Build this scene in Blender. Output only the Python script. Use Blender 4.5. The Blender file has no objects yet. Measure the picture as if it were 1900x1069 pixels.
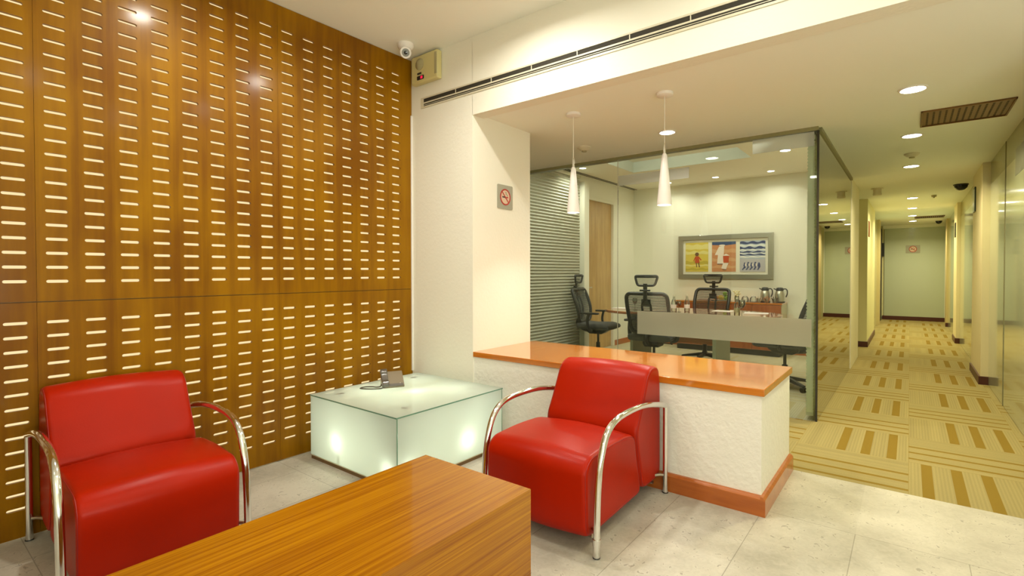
import bpy, bmesh, math, random
from mathutils import Vector, Matrix
random.seed(7)
S = bpy.context.scene
COL = S.collection
PI = math.pi

# ------------------------------------------------------------------ camera
cd = bpy.data.cameras.new('camera'); cam = bpy.data.objects.new('camera', cd); COL.objects.link(cam)
S.camera = cam
cam.location = (0, 0, 1.25)
yaw, pit, rol = math.radians(38.1886), math.radians(-0.8767), math.radians(-0.0838)
fw = Vector((-math.sin(yaw)*math.cos(pit), math.cos(yaw)*math.cos(pit), math.sin(pit)))
rt = Vector((math.cos(yaw), math.sin(yaw), 0)); up = rt.cross(fw)
rt, up = rt*math.cos(rol)+up*math.sin(rol), -rt*math.sin(rol)+up*math.cos(rol)
cam.rotation_euler = Matrix(((rt.x, up.x, -fw.x), (rt.y, up.y, -fw.y), (rt.z, up.z, -fw.z))).to_euler()
cd.sensor_width = 36; cd.lens = 937.9/1900*36; cd.shift_y = -0.00786; cd.clip_start = 0.02

# ------------------------------------------------------------------ world, exposure
w = bpy.data.worlds.new('world'); S.world = w; w.use_nodes = True
w.node_tree.nodes['Background'].inputs[0].default_value = (1, 0.9, 0.7, 1)
w.node_tree.nodes['Background'].inputs[1].default_value = 0.25
S.view_settings.view_transform = 'Standard'; S.view_settings.look = 'None'
S.view_settings.exposure = 0.27; S.view_settings.gamma = 1
S.view_settings.use_curve_mapping = False
S.cycles.use_denoising = True
S.cycles.max_bounces = 9; S.cycles.diffuse_bounces = 5; S.cycles.glossy_bounces = 4
S.cycles.transmission_bounces = 6; S.cycles.transparent_max_bounces = 14
S.cycles.caustics_reflective = False; S.cycles.caustics_refractive = False
S.cycles.sample_clamp_indirect = 4.0

# ------------------------------------------------------------------ lamps of the rooms and added fills
WARM = (1.0, 0.88, 0.50); NEUT = (1.0, 0.97, 0.86); COOL = (0.80, 0.93, 1.0)
def lamp(name, loc, power, r, col=NEUT, spread=PI, rot=(0, 0, 0)):
    l = bpy.data.lights.new(name, 'AREA'); l.shape = 'DISK'; l.size = 2*r; l.energy = power; l.color = col
    l.spread = spread
    o = bpy.data.objects.new(name, l); COL.objects.link(o); o.location = loc; o.rotation_euler = rot
    return o
def bulb_lamp(name, loc, power, r, col):
    l = bpy.data.lights.new(name, 'POINT'); l.shadow_soft_size = r; l.energy = power; l.color = col
    o = bpy.data.objects.new(name, l); COL.objects.link(o); o.location = loc
    return o
CL, CC, CR = 3.01, 2.45, 2.73            # ceilings: lobby, corridor, meeting room
LOBBY_DL = [(-1.87, 2.2), (-0.65, 2.2), (0.4, 1.75), (-2.45, 1.15), (-0.45, 0.9), (1.3, -0.6), (-1.4, -1.0), (0.6, -1.7)]  # some placed from their reflections, others added to light the waiting area
CORR_DL = [(0.007, 4.25), (0.006, 5.69), (0.005, 7.33), (0.026, 10.49), (0.031, 12.17), (0.037, 13.81), (0.05, 15.28)]
ROOM_FILL_DL = [(-3.1, 5.35), (-2.2, 5.35), (-1.25, 5.35), (-1.2, 6.9)]  # downlights added to brighten the meeting room
ROOM_DL = [(-3.15, 8.2), (-2.39, 8.17), (-1.61, 8.18), (-3.66, 6.28)]
for x, y in LOBBY_DL: lamp('lobby_lamp', (x, y, CL-0.03), 14.5 if x < -1.5 else 4.5 if y > 1 else 4, 0.06, NEUT, math.radians(165))
wl = lamp('lobby_fill', (2.66, -0.6, 1.35), 165, .5, (.95, 1.0, .88), PI, (0, math.radians(138), 0)); wl.data.shape = 'RECTANGLE'; wl.data.size = 1.7; wl.data.size_y = 3.0  # unseen fill added to lift ceiling and walls; there is no window
for i, (x, y) in enumerate(CORR_DL): lamp('corridor_lamp', (x, y, CC-0.03), 18, 0.06, WARM, math.radians(150))
lamp('recess_lamp', (-1.643, 4.244, CC-0.03), 9, 0.06, NEUT, math.radians(150))
for x, y in ROOM_DL: lamp('room_lamp', (x, y, CR-0.03), 4.0 if y > 7 else 6, 0.045, (1, .95, .84), math.radians(150))
for x, y in ROOM_FILL_DL: lamp('room_lamp', (x, y, CR-0.03), 10.5, 0.05, (1, .95, .84), math.radians(165))  # light of the added downlights
l_ = lamp('tray_fill', (-2.43, 5.80, 2.80), 6, .1, (1, .95, .8), PI, (math.radians(115), 0, 0)); l_.data.shape = 'RECTANGLE'; l_.data.size = 1.4; l_.data.size_y = .04  # hidden strip added to brighten the ceiling tray
for x in (-2.01, -1.30): lamp('pendant_lamp', (x, 3.31, 1.70), 3.0, 0.03, NEUT, math.radians(120))
TL = ((-2.865, 1.90, 0.165, .40), (-2.34, 2.41, 0.155, .40), (-2.345, 1.90, 0.11, .32), (-2.68, 2.33, 0.33, .5), (-3.00, 2.55, 0.20, 1.7), (-2.95, 2.15, 0.2, 1.9), (-2.55, 2.55, 0.2, 1.5), (-2.62, 2.12, 0.18, 1.2))
for p in TL:
    bulb_lamp('table_lamp_bulb', p[:3], p[3], 0.02, (0.95, 1.0, 0.84))

# ------------------------------------------------------------------ materials
def mat(name):
    m = bpy.data.materials.new(name); m.use_nodes = True
    nt = m.node_tree; nt.nodes.clear()
    return m, nt, nt.nodes.new('ShaderNodeOutputMaterial')
def setp(b, **k):
    for n, v in k.items():
        n = {'base': 'Base Color', 'rough': 'Roughness', 'metal': 'Metallic', 'coat': 'Coat Weight', 'coatr': 'Coat Roughness',
             'spec': 'Specular IOR Level', 'trans': 'Transmission Weight', 'ior': 'IOR', 'ecol': 'Emission Color', 'estr': 'Emission Strength', 'alpha': 'Alpha'}[n]
        if isinstance(v, tuple) and len(v) == 3: v = (*v, 1)
        b.inputs[n].default_value = v
def simple(name, base, rough=0.5, bump=0.0, bscale=60.0, vary=0.0, vscale=6.0, **k):
    m, nt, out = mat(name); b = nt.nodes.new('ShaderNodeBsdfPrincipled')
    setp(b, base=base, rough=rough, **k)
    nt.links.new(b.outputs[0], out.inputs[0])
    tc = nt.nodes.new('ShaderNodeTexCoord')
    if bump:
        n = nt.nodes.new('ShaderNodeTexNoise'); n.inputs['Scale'].default_value = bscale; n.inputs['Detail'].default_value = 3
        bp = nt.nodes.new('ShaderNodeBump'); bp.inputs['Strength'].default_value = bump; bp.inputs['Distance'].default_value = 0.01
        nt.links.new(tc.outputs['Object'], n.inputs['Vector']); nt.links.new(n.outputs[0], bp.inputs['Height']); nt.links.new(bp.outputs[0], b.inputs['Normal'])
    if vary:
        n = nt.nodes.new('ShaderNodeTexNoise'); n.inputs['Scale'].default_value = vscale; n.inputs['Detail'].default_value = 2
        r = nt.nodes.new('ShaderNodeValToRGB')
        r.color_ramp.elements[0].color = (*[c*(1-vary) for c in base], 1); r.color_ramp.elements[1].color = (*[min(1, c*(1+vary)) for c in base], 1)
        r.color_ramp.elements[0].position = .3; r.color_ramp.elements[1].position = .7
        nt.links.new(tc.outputs['Object'], n.inputs['Vector']); nt.links.new(n.outputs[0], r.inputs[0]); nt.links.new(r.outputs[0], b.inputs['Base Color'])
    return m
class NM:                                   # tiny helper to write node maths
    def __init__(s, nt): s.nt = nt
    def __call__(s, op, a, b=None, c=None):
        n = s.nt.nodes.new('ShaderNodeMath'); n.operation = op
        for i, v in enumerate((a, b, c)):
            if v is None: continue
            if isinstance(v, (int, float)): n.inputs[i].default_value = v
            else: s.nt.links.new(v, n.inputs[i])
        return n.outputs[0]
def wood(name, dark, light, axis=1, stretch=14.0, scale=5.0, rough=0.25, coat=0.6, blotch=0.5, line=0.5, coatr=0.06, wid=1.0, dist=.6, spec=.5, along=1.0, band=0.0):
    m, nt, out = mat(name); L = nt.links.new
    b = nt.nodes.new('ShaderNodeBsdfPrincipled'); setp(b, rough=rough, coat=coat, coatr=coatr, spec=spec)
    tc = nt.nodes.new('ShaderNodeTexCoord'); mp = nt.nodes.new('ShaderNodeMapping')
    sc = [stretch]*3; sc[axis] = along
    mp.inputs['Scale'].default_value = sc; L(tc.outputs['Object'], mp.inputs['Vector'])
    n1 = nt.nodes.new('ShaderNodeTexNoise'); n1.inputs['Scale'].default_value = scale*.5; n1.inputs['Detail'].default_value = 5; n1.inputs['Distortion'].default_value = dist
    n2 = nt.nodes.new('ShaderNodeTexNoise'); n2.inputs['Scale'].default_value = scale*2.2; n2.inputs['Detail'].default_value = 3
    n3 = nt.nodes.new('ShaderNodeTexNoise'); n3.inputs['Scale'].default_value = 1.7; n3.inputs['Detail'].default_value = 2
    L(mp.outputs[0], n1.inputs[0]); L(mp.outputs[0], n2.inputs[0]); L(tc.outputs['Object'], n3.inputs[0])
    a = nt.nodes.new('ShaderNodeMath'); a.operation = 'MULTIPLY_ADD'; a.inputs[1].default_value = line; L(n2.outputs[0], a.inputs[0]); L(n1.outputs[0], a.inputs[2])
    c = nt.nodes.new('ShaderNodeMath'); c.operation = 'MULTIPLY_ADD'; c.inputs[1].default_value = blotch; L(n3.outputs[0], c.inputs[0]); L(a.outputs[0], c.inputs[2])
    if band:
        M = NM(nt); sp = nt.nodes.new('ShaderNodeSeparateXYZ'); L(tc.outputs['Object'], sp.inputs[0])
        q = M('DIVIDE', M('SUBTRACT', sp.outputs[1], .492), .1475); wn = nt.nodes.new('ShaderNodeTexWhiteNoise'); wn.noise_dimensions = '1D'
        L(M('FLOOR', q), wn.inputs['W']); e_ = M('ABSOLUTE', M('SUBTRACT', M('FRACT', q), .5))
        bb = M('SUBTRACT', M('MULTIPLY', M('SUBTRACT', wn.outputs[0], .5), band), M('MULTIPLY', M('GREATER_THAN', e_, .40), band*.8))
        c2 = nt.nodes.new('ShaderNodeMath'); c2.operation = 'ADD'; L(c.outputs[0], c2.inputs[0]); L(bb, c2.inputs[1]); c = c2
    r = nt.nodes.new('ShaderNodeValToRGB'); mid = .5*(1+line+blotch)
    f_ = nt.nodes.new('ShaderNodeMapRange'); f_.inputs['From Min'].default_value = mid-.24*wid; f_.inputs['From Max'].default_value = mid+.24*wid; L(c.outputs[0], f_.inputs['Value'])
    r.color_ramp.elements[0].position = 0; r.color_ramp.elements[1].position = 1
    r.color_ramp.elements[0].color = (*dark, 1); r.color_ramp.elements[1].color = (*light, 1)
    L(f_.outputs[0], r.inputs[0]); L(r.outputs[0], b.inputs['Base Color']); L(b.outputs[0], out.inputs[0])
    return m
def emit(name, col, s):
    m, nt, out = mat(name); e = nt.nodes.new('ShaderNodeEmission'); e.inputs[0].default_value = (*col, 1); e.inputs[1].default_value = s
    nt.links.new(e.outputs[0], out.inputs[0]); return m
def glass(name, tint=(0.93, 0.98, 0.93), fmul=1.0):
    m, nt, out = mat(name); L = nt.links.new
    t = nt.nodes.new('ShaderNodeBsdfTransparent'); t.inputs[0].default_value = (*tint, 1)
    g = nt.nodes.new('ShaderNodeBsdfGlossy'); g.inputs['Roughness'].default_value = 0.0
    fr = nt.nodes.new('ShaderNodeFresnel'); fr.inputs[0].default_value = 1.5
    mu = nt.nodes.new('ShaderNodeMath'); mu.operation = 'MULTIPLY'; mu.inputs[1].default_value = fmul; mu.use_clamp = True
    mx = nt.nodes.new('ShaderNodeMixShader'); L(fr.outputs[0], mu.inputs[0]); L(mu.outputs[0], mx.inputs[0]); L(t.outputs[0], mx.inputs[1]); L(g.outputs[0], mx.inputs[2]); L(mx.outputs[0], out.inputs[0])
    return m
def frosted(name, col, trans=0.55, clear=0.0, gloss=0.06, rough=0.1):
    m, nt, out = mat(name); L = nt.links.new
    d = nt.nodes.new('ShaderNodeBsdfDiffuse'); d.inputs[0].default_value = (*col, 1)
    t = nt.nodes.new('ShaderNodeBsdfTranslucent'); t.inputs[0].default_value = (*col, 1)
    x1 = nt.nodes.new('ShaderNodeMixShader'); x1.inputs[0].default_value = trans; L(d.outputs[0], x1.inputs[1]); L(t.outputs[0], x1.inputs[2])
    last = x1
    if clear:
        c = nt.nodes.new('ShaderNodeBsdfTransparent'); x = nt.nodes.new('ShaderNodeMixShader'); x.inputs[0].default_value = clear
        L(last.outputs[0], x.inputs[1]); L(c.outputs[0], x.inputs[2]); last = x
    g = nt.nodes.new('ShaderNodeBsdfGlossy'); g.inputs['Roughness'].default_value = rough
    fr = nt.nodes.new('ShaderNodeFresnel'); fr.inputs[0].default_value = 1.5
    x2 = nt.nodes.new('ShaderNodeMixShader'); L(fr.outputs[0], x2.inputs[0]); L(last.outputs[0], x2.inputs[1]); L(g.outputs[0], x2.inputs[2]); L(x2.outputs[0], out.inputs[0])
    return m
def carpet(name, light, dark, soft=1.0):
    m, nt, out = mat(name); L = nt.links.new; M = NM(nt)
    g = nt.nodes.new('ShaderNodeNewGeometry'); sp = nt.nodes.new('ShaderNodeSeparateXYZ'); L(g.outputs['Position'], sp.inputs[0])
    T = 0.639
    X = M('DIVIDE', M('SUBTRACT', sp.outputs[0], 0.004), T); Y = M('DIVIDE', M('SUBTRACT', sp.outputs[1], 3.563), T)
    fx, fy = M('FLOOR', X), M('FLOOR', Y); u, v = M('FRACT', X), M('FRACT', Y)
    par = M('FLOORED_MODULO', M('ADD', fx, fy), 2)
    row0 = M('LESS_THAN', Y, 1.0)
    uf = M('ADD', M('MULTIPLY', u, row0), M('MULTIPLY', M('SUBTRACT', 1, u), M('SUBTRACT', 1, row0)))
    def stripes(t, hw):
        acc = None
        for c in (.141, .368, .587):
            s_ = M('LESS_THAN', M('ABSOLUTE', M('SUBTRACT', t, c)), hw)
            acc = s_ if acc is None else M('MAXIMUM', acc, s_)
        return acc
    bars = stripes(uf, .042); lines = stripes(v, .024)
    k = M('ADD', M('MULTIPLY', bars, M('SUBTRACT', 1, par)), M('MULTIPLY', lines, par))
    # fine ribs follow the direction of the stripes
    across = M('ADD', M('MULTIPLY', u, M('SUBTRACT', 1, par)), M('MULTIPLY', v, par))
    rib = M('ADD', M('MULTIPLY', M('SINE', M('MULTIPLY', across, 230)), .5), .5)
    broad = nt.nodes.new('ShaderNodeTexNoise'); broad.noise_dimensions = '1D'; broad.inputs['Scale'].default_value = 9
    L(M('ADD', across, M('MULTIPLY', M('ADD', fx, M('MULTIPLY', fy, 3)), 7.3)), broad.inputs['W'])
    fine = nt.nodes.new('ShaderNodeTexNoise'); fine.inputs['Scale'].default_value = 160; L(g.outputs['Position'], fine.inputs['Vector'])
    val = M('ADD', M('ADD', M('MULTIPLY', rib, .13), M('MULTIPLY', broad.outputs[0], .30)), M('MULTIPLY', fine.outputs[0], .25))
    seam = M('MAXIMUM', M('LESS_THAN', u, .006), M('LESS_THAN', v, .006))
    r = nt.nodes.new('ShaderNodeValToRGB'); r.color_ramp.elements[0].position = .1; r.color_ramp.elements[1].position = .55
    r.color_ramp.elements[0].color = (*[c*.62 for c in light], 1); r.color_ramp.elements[1].color = (*light, 1); L(val, r.inputs[0])
    mx = nt.nodes.new('ShaderNodeMixRGB'); mx.inputs[2].default_value = (*dark, 1); L(r.outputs[0], mx.inputs[1]); L(M('MULTIPLY', M('ADD', k, M('MULTIPLY', seam, .4)), soft), mx.inputs[0])
    b = nt.nodes.new('ShaderNodeBsdfPrincipled'); setp(b, rough=.95, spec=.15); L(mx.outputs[0], b.inputs['Base Color']); L(b.outputs[0], out.inputs[0])
    bp = nt.nodes.new('ShaderNodeBump'); bp.inputs['Strength'].default_value = .3; bp.inputs['Distance'].default_value = .004; L(val, bp.inputs['Height']); L(bp.outputs[0], b.inputs['Normal'])
    return m
def stone(name):
    m, nt, out = mat(name); L = nt.links.new; M = NM(nt)
    g = nt.nodes.new('ShaderNodeNewGeometry'); sp = nt.nodes.new('ShaderNodeSeparateXYZ'); L(g.outputs['Position'], sp.inputs[0])
    PX, PY = 0.4035, 1.23
    X = M('DIVIDE', M('ADD', sp.outputs[0], .193), PX); Y = M('DIVIDE', M('SUBTRACT', sp.outputs[1], 2.885), PY)
    dx = M('MULTIPLY', M('ABSOLUTE', M('SUBTRACT', M('FRACT', M('ADD', X, .5)), .5)), PX)
    dy = M('MULTIPLY', M('ABSOLUTE', M('SUBTRACT', M('FRACT', M('ADD', Y, .5)), .5)), PY)
    plain = M('GREATER_THAN', Y, 0.0)
    gx = M('MULTIPLY', M('LESS_THAN', dx, .0018), M('SUBTRACT', 1, plain)); gy = M('LESS_THAN', dy, .0018)
    gr = M('MAXIMUM', gx, gy)
    wn = nt.nodes.new('ShaderNodeTexWhiteNoise'); wn.noise_dimensions = '2D'; cb = nt.nodes.new('ShaderNodeCombineXYZ')
    L(M('FLOOR', X), cb.inputs[0]); L(M('FLOOR', Y), cb.inputs[1]); L(cb.outputs[0], wn.inputs['Vector'])
    n1 = nt.nodes.new('ShaderNodeTexNoise'); n1.inputs['Scale'].default_value = 3.0; n1.inputs['Detail'].default_value = 6; L(g.outputs['Position'], n1.inputs[0])
    n2 = nt.nodes.new('ShaderNodeTexNoise'); n2.inputs['Scale'].default_value = 34; n2.inputs['Detail'].default_value = 5; n2.inputs['Distortion'].default_value = 1.2; L(g.outputs['Position'], n2.inputs[0])
    val = M('ADD', M('ADD', M('MULTIPLY', n1.outputs[0], .8), M('MULTIPLY', n2.outputs[0], .3)), M('MULTIPLY', wn.outputs[0], .12))
    r = nt.nodes.new('ShaderNodeValToRGB'); r.color_ramp.elements[0].position = .42; r.color_ramp.elements[1].position = .75
    r.color_ramp.elements[0].color = (.37, .34, .27, 1); r.color_ramp.elements[1].color = (.58, .54, .45, 1); L(val, r.inputs[0])
    pit = M('MULTIPLY', M('GREATER_THAN', n2.outputs[0], .645), M('GREATER_THAN', n1.outputs[0], .44))
    k = M('MAXIMUM', M('MULTIPLY', gr, .6), M('MULTIPLY', pit, .55))
    mx = nt.nodes.new('ShaderNodeMixRGB'); mx.inputs[2].default_value = (.17, .15, .11, 1); L(r.outputs[0], mx.inputs[1]); L(k, mx.inputs[0])
    b = nt.nodes.new('ShaderNodeBsdfPrincipled'); setp(b, rough=.45, spec=.4); L(mx.outputs[0], b.inputs['Base Color']); L(b.outputs[0], out.inputs[0])
    return m

M_WALL = simple('cream_plaster', (.84, .81, .70), .75, bump=.15, bscale=45)
M_ROUGH = simple('rough_plaster', (.83, .80, .72), .8, bump=.45, bscale=30)
M_CEIL = simple('ceiling_paint', (.89, .90, .82), .8)
M_OLIVE = simple('corridor_paint', (.78, .74, .42), .6)
M_ROOMW = simple('room_wall_paint', (.82, .79, .66), .7)
M_ROOMC = simple('room_ceiling_paint', (.83, .79, .66), .8)
M_TRAY = simple('tray_paint', (.60, .65, .60), .7)
M_STONE = stone('stone_floor')
M_CARPET = carpet('striped_carpet', (.40, .325, .135), (.24, .155, .022))
M_CARPET2 = carpet('pale_striped_carpet', (.62, .55, .36), (.46, .37, .17), .6)
M_PANEL = wood('varnished_panel', (.175, .062, .0001), (.30, .132, .0001), axis=2, stretch=6, scale=2.4, rough=.45, spec=.12, coat=.16, blotch=1.2, line=.6, coatr=.15, wid=1.25, dist=.2, along=.6, band=.11)
M_TEAK = wood('teak_veneer', (.26, .078, .0008), (.46, .185, .002), axis=1, stretch=44, scale=3.2, rough=.26, spec=.3, coat=.3, blotch=.4, line=1.0, dist=.12, wid=1.0, along=.3)
M_COUNTER = wood('counter_wood', (.48, .135, .010), (.62, .205, .020), axis=0, stretch=16, scale=2.2, rough=.12, coat=.7, blotch=.3, line=.4)
M_SKIRT = wood('skirting_wood', (.36, .085, .008), (.50, .14, .018), axis=0, stretch=10, scale=3, rough=.3, coat=.5)
M_DARKSK = simple('dark_skirting', (.075, .018, .012), .4)
M_DOOR = wood('door_veneer', (.42, .24, .07), (.60, .38, .14), axis=2, stretch=16, scale=3, rough=.35, coat=.3)
M_CABINET = wood('cabinet_veneer', (.30, .07, .012), (.45, .13, .03), axis=2, stretch=14, scale=3, rough=.3, coat=.4)
M_TABLE = wood('meeting_table_wood', (.36, .10, .03), (.52, .2, .07), axis=0, stretch=12, scale=3, rough=.08, coat=1.0)
M_RED = simple('red_leather', (.37, .012, .0008), .34, bump=.05, bscale=220, vary=.08, vscale=3, spec=.14)
M_SEAM = simple('red_leather_seam', (.30, .008, .006), .5)
M_CHROME = simple('chrome', (.80, .80, .79), .10, metal=1.0)
M_STEEL = simple('brushed_steel', (.55, .52, .44), .28, metal=1.0)
M_ALU = simple('cream_aluminium', (.66, .61, .46), .4)
M_SLOT = simple('diffuser_shadow', (.03, .025, .015), .8)
M_BACK = emit('backing_glow', (1.0, .78, .42), .88)  # glow put into the sheet behind the slots, in place of lit plaster
M_WHITE = simple('white_enamel', (.82, .78, .74), .35)
M_CREAMP = simple('cream_plastic', (.66, .58, .27), .45)
M_GREYP = simple('grey_plastic', (.42, .37, .2), .5)
M_BLACK = simple('black_plastic', (.018, .018, .017), .4)
M_MESHB = simple('black_mesh', (.05, .055, .05), .7)
M_FABRIC = simple('dark_grey_fabric', (.085, .085, .08), .9, bump=.3, bscale=300)
M_REDLED = emit('red_display', (1.0, .02, .06), 1.0)
M_LENS = simple('lens_glass', (.01, .01, .012), .05)
M_LIGHTON = emit('lit_diffuser', (1.0, .97, .85), 22.0)
M_GLASS = glass('clear_glass')
M_GLASSC = glass('corridor_glass', (.88, .92, .76), 1.8)
M_GEDGE = simple('green_glass_edge', (.16, .33, .24), .1, coat=1.0)
M_FROST = frosted('frosted_glass', (.86, .93, .84), .66, rough=.04)
M_INNER = glass('inner_glass_face', (.97, .99, .97), .4)
M_BAND = frosted('frosted_film', (.80, .78, .62), .55, clear=.20)
M_BAND2 = frosted('pale_frosted_film', (.90, .93, .88), .5, clear=.5)
M_PAINTG = simple('back_painted_glass', (.50, .54, .38), .06, coat=1.0, coatr=.02, spec=.8)
M_PAINTG2 = simple('pale_painted_glass', (.50, .56, .42), .12, coat=.6, coatr=.05)
M_BLIND = frosted('pleated_fabric', (.82, .80, .62), .45, rough=.6)
M_BROWNG = simple('brown_grille_metal', (.20, .105, .035), .45, metal=.4)
M_TIMBER = simple('tan_post_paint', (.62, .50, .24), .5)
M_SIGN = simple('sign_plate_grey', (.36, .35, .27), .4)
M_SIGNRED = simple('sign_red', (.42, .03, .015), .5)
M_SIGNPINK = simple('sign_pale', (.68, .50, .36), .5)
M_PLINTH = simple('brown_plinth', (.20, .12, .04), .5)
M_PHONE = simple('phone_plastic', (.085, .07, .055), .3, coat=.3)
M_PHONEB = simple('phone_face', (.20, .15, .09), .3)
M_CLEAR = glass('drink_glass', (.9, .92, .9), 3.5)

# ------------------------------------------------------------------ mesh helpers
class MB:
    def __init__(s): s.bm = bmesh.new(); s.mi = 0
    def _t(s, vs, fs, T=None):
        bv = [s.bm.verts.new(T @ Vector(v) if T is not None else v) for v in vs]
        for f in fs:
            try: nf = s.bm.faces.new([bv[i] for i in f]); nf.material_index = s.mi
            except ValueError: pass
    def box(s, x0, x1, y0, y1, z0, z1, T=None):
        v = [(x, y, z) for x in (x0, x1) for y in (y0, y1) for z in (z0, z1)]
        s._t(v, [(0, 1, 3, 2), (4, 6, 7, 5), (0, 4, 5, 1), (2, 3, 7, 6), (0, 2, 6, 4), (1, 5, 7, 3)], T); return s
    def loft(s, rings, cap=True, closed=False, T=None):
        n = len(rings[0]); vs = [p for r in rings for p in r]; fs = []
        R = len(rings)
        for i in range(R if closed else R-1):
            a, b = i*n, ((i+1) % R)*n
            for j in range(n): k = (j+1) % n; fs.append((a+j, a+k, b+k, b+j))
        if cap and not closed: fs.append(tuple(range(n))[::-1]); fs.append(tuple(range((R-1)*n, R*n)))
        s._t(vs, fs, T); return s
    def tube(s, pts, r, n=10, T=None, closed=False, flat=1.0):
        P = [Vector(p) for p in pts]; rings = []; N = len(P)
        prev = None
        for i, p in enumerate(P):
            if closed: d = (P[(i+1) % N]-P[i-1])
            else: d = P[min(i+1, N-1)]-P[max(i-1, 0)]
            d.normalize()
            if prev is None:
                a = Vector((0, 0, 1)) if abs(d.z) < .9 else Vector((1, 0, 0))
                u = d.cross(a).normalized()
            else: u = (prev-d*prev.dot(d)).normalized()
            prev = u; v = d.cross(u); rr = r[i] if isinstance(r, (list, tuple)) else r
            rings.append([p+u*math.cos(2*PI*k/n)*rr+v*math.sin(2*PI*k/n)*rr*flat for k in range(n)])
        return s.loft(rings, closed=closed, T=T)
    def lathe(s, prof, c=(0, 0, 0), n=24, T=None):
        rings = [[(c[0]+r*math.cos(2*PI*k/n), c[1]+r*math.sin(2*PI*k/n), c[2]+z) for k in range(n)] for r, z in prof]
        return s.loft(rings, T=T)
    def prism(s, poly, axis, a, b, T=None):
        def pt(u, v, w): return {'x': (w, u, v), 'y': (u, w, v), 'z': (u, v, w)}[axis]
        return s.loft([[pt(u, v, a) for u, v in poly], [pt(u, v, b) for u, v in poly]], T=T)
    def ball(s, c, r, n=16, sx=1, sy=1, sz=1, T=None):
        prof = []
        m = n//2
        rings = [[(c[0]+r*sx*max(.001, math.sin(PI*i/m))*math.cos(2*PI*k/n), c[1]+r*sy*max(.001, math.sin(PI*i/m))*math.sin(2*PI*k/n), c[2]-r*sz*math.cos(PI*i/m)) for k in range(n)] for i in range(m+1)]
        return s.loft(rings, T=T)
    def build(s, name, mats, parent=None, bevel=0.0, seg=2, smooth=False, T=None):
        bmesh.ops.recalc_face_normals(s.bm, faces=s.bm.faces)
        me = bpy.data.meshes.new(name); s.bm.to_mesh(me); s.bm.free()
        for m in (mats if isinstance(mats, (list, tuple)) else [mats]): me.materials.append(m)
        o = bpy.data.objects.new(name, me); COL.objects.link(o)
        if smooth:
            me.polygons.foreach_set('use_smooth', [True]*len(me.polygons))
            if hasattr(me, 'set_sharp_from_angle'): me.set_sharp_from_angle(angle=math.radians(40))
        if bevel:
            md = o.modifiers.new('bevel', 'BEVEL'); md.width = bevel; md.segments = seg; md.limit_method = 'ANGLE'; md.angle_limit = math.radians(35)
            me.polygons.foreach_set('use_smooth', [True]*len(me.polygons))
            if hasattr(me, 'set_sharp_from_angle'): me.set_sharp_from_angle(angle=math.radians(30))
        if parent: o.parent = parent
        return o
def B(*a): return MB().box(*a)
def tag(o, label, cat, group=None, kind=None):
    o['label'] = label; o['category'] = cat
    if group: o['group'] = group
    if kind: o['kind'] = kind
    return o
def thing(name, label, cat, loc=(0, 0, 0), rz=0, group=None):
    o = bpy.data.objects.new(name, None); COL.objects.link(o); o.location = loc; o.rotation_euler = (0, 0, rz); o.empty_display_size = .1
    return tag(o, label, cat, group)
def struct(name, mb, m, label=None, cat='wall', bevel=0, smooth=False):
    o = mb.build(name, m, bevel=bevel, smooth=smooth); o['kind'] = 'structure'; o['category'] = cat
    o['label'] = label or name.replace('_', ' ')
    return o
def dup(root, loc, rz, label, group=None, keep=None):
    def cp(o, par):
        c = o.copy(); COL.objects.link(c); c.parent = par
        for ch in list(o.children): cp(ch, c)
        return c
    r = cp(root, None); r.location = loc; r.rotation_euler = (0, 0, rz); r['label'] = label
    if group: r['group'] = group
    return r
def smoothpath(pts, n=6, closed=False):
    P = [Vector(p) for p in pts]; out = []; N = len(P)
    for i in range(N if closed else N-1):
        if closed: a, b, c, d = P[i-1], P[i], P[(i+1) % N], P[(i+2) % N]
        else: a, b, c, d = P[max(i-1, 0)], P[i], P[i+1], P[min(i+2, N-1)]
        for k in range(n):
            t = k/n
            out.append(.5*((2*b)+(c-a)*t+(2*a-5*b+4*c-d)*t*t+(-a+3*b-3*c+d)*t**3))
    if not closed: out.append(P[-1])
    return out
def roundpoly(pts, r, n=5):
    """round the corners of a 2D polygon; r is one radius or one per corner"""
    out = []; N = len(pts)
    for i, p in enumerate(pts):
        rr = r[i] if isinstance(r, (list, tuple)) else r
        p = Vector(p); a = Vector(pts[i-1])-p; b = Vector(pts[(i+1) % N])-p
        t = min(rr, a.length*.48, b.length*.48); A = p+a.normalized()*t; Bq = p+b.normalized()*t
        for k in range(n+1):
            s_ = k/n; out.append(((1-s_)**2*A+2*s_*(1-s_)*p+s_*s_*Bq)[:])
    return out

# ------------------------------------------------------------------ THE SETTING
XW = -3.27; YW = 2.81; XP = -2.585; YP = 3.54; YG = 4.868; XG = -0.60; XRG = 0.69; YF = 8.60; XL = -3.95; YE = 16.5
struct('floor', B(-3.45, 2.8, -2.8, 3.59, -.08, 0), M_STONE, 'pale stone slab floor of the waiting area', 'floor')
struct('floor_corridor', MB().box(XG, 2.8, 3.59, YE+.2, -.08, 0).box(XL-.1, XG, 3.59, YG, -.08, 0), M_CARPET, 'olive and gold striped carpet of the corridor', 'floor')
struct('floor_meeting_room', B(XL-.1, XG, YG, YF+.1, -.08, 0), M_CARPET2, 'pale carpet inside the glass meeting room', 'floor')
struct('floor_side_passage', B(-2.2, XG, YF+.1, YE+.2, -.08, 0), M_CARPET, 'carpet of the passage off the corridor', 'floor')
struct('ceiling', B(-3.45, 2.8, -2.8, YW+.001, CL, CL+.1), M_CEIL, 'high cream ceiling over the waiting area', 'ceiling')
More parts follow.
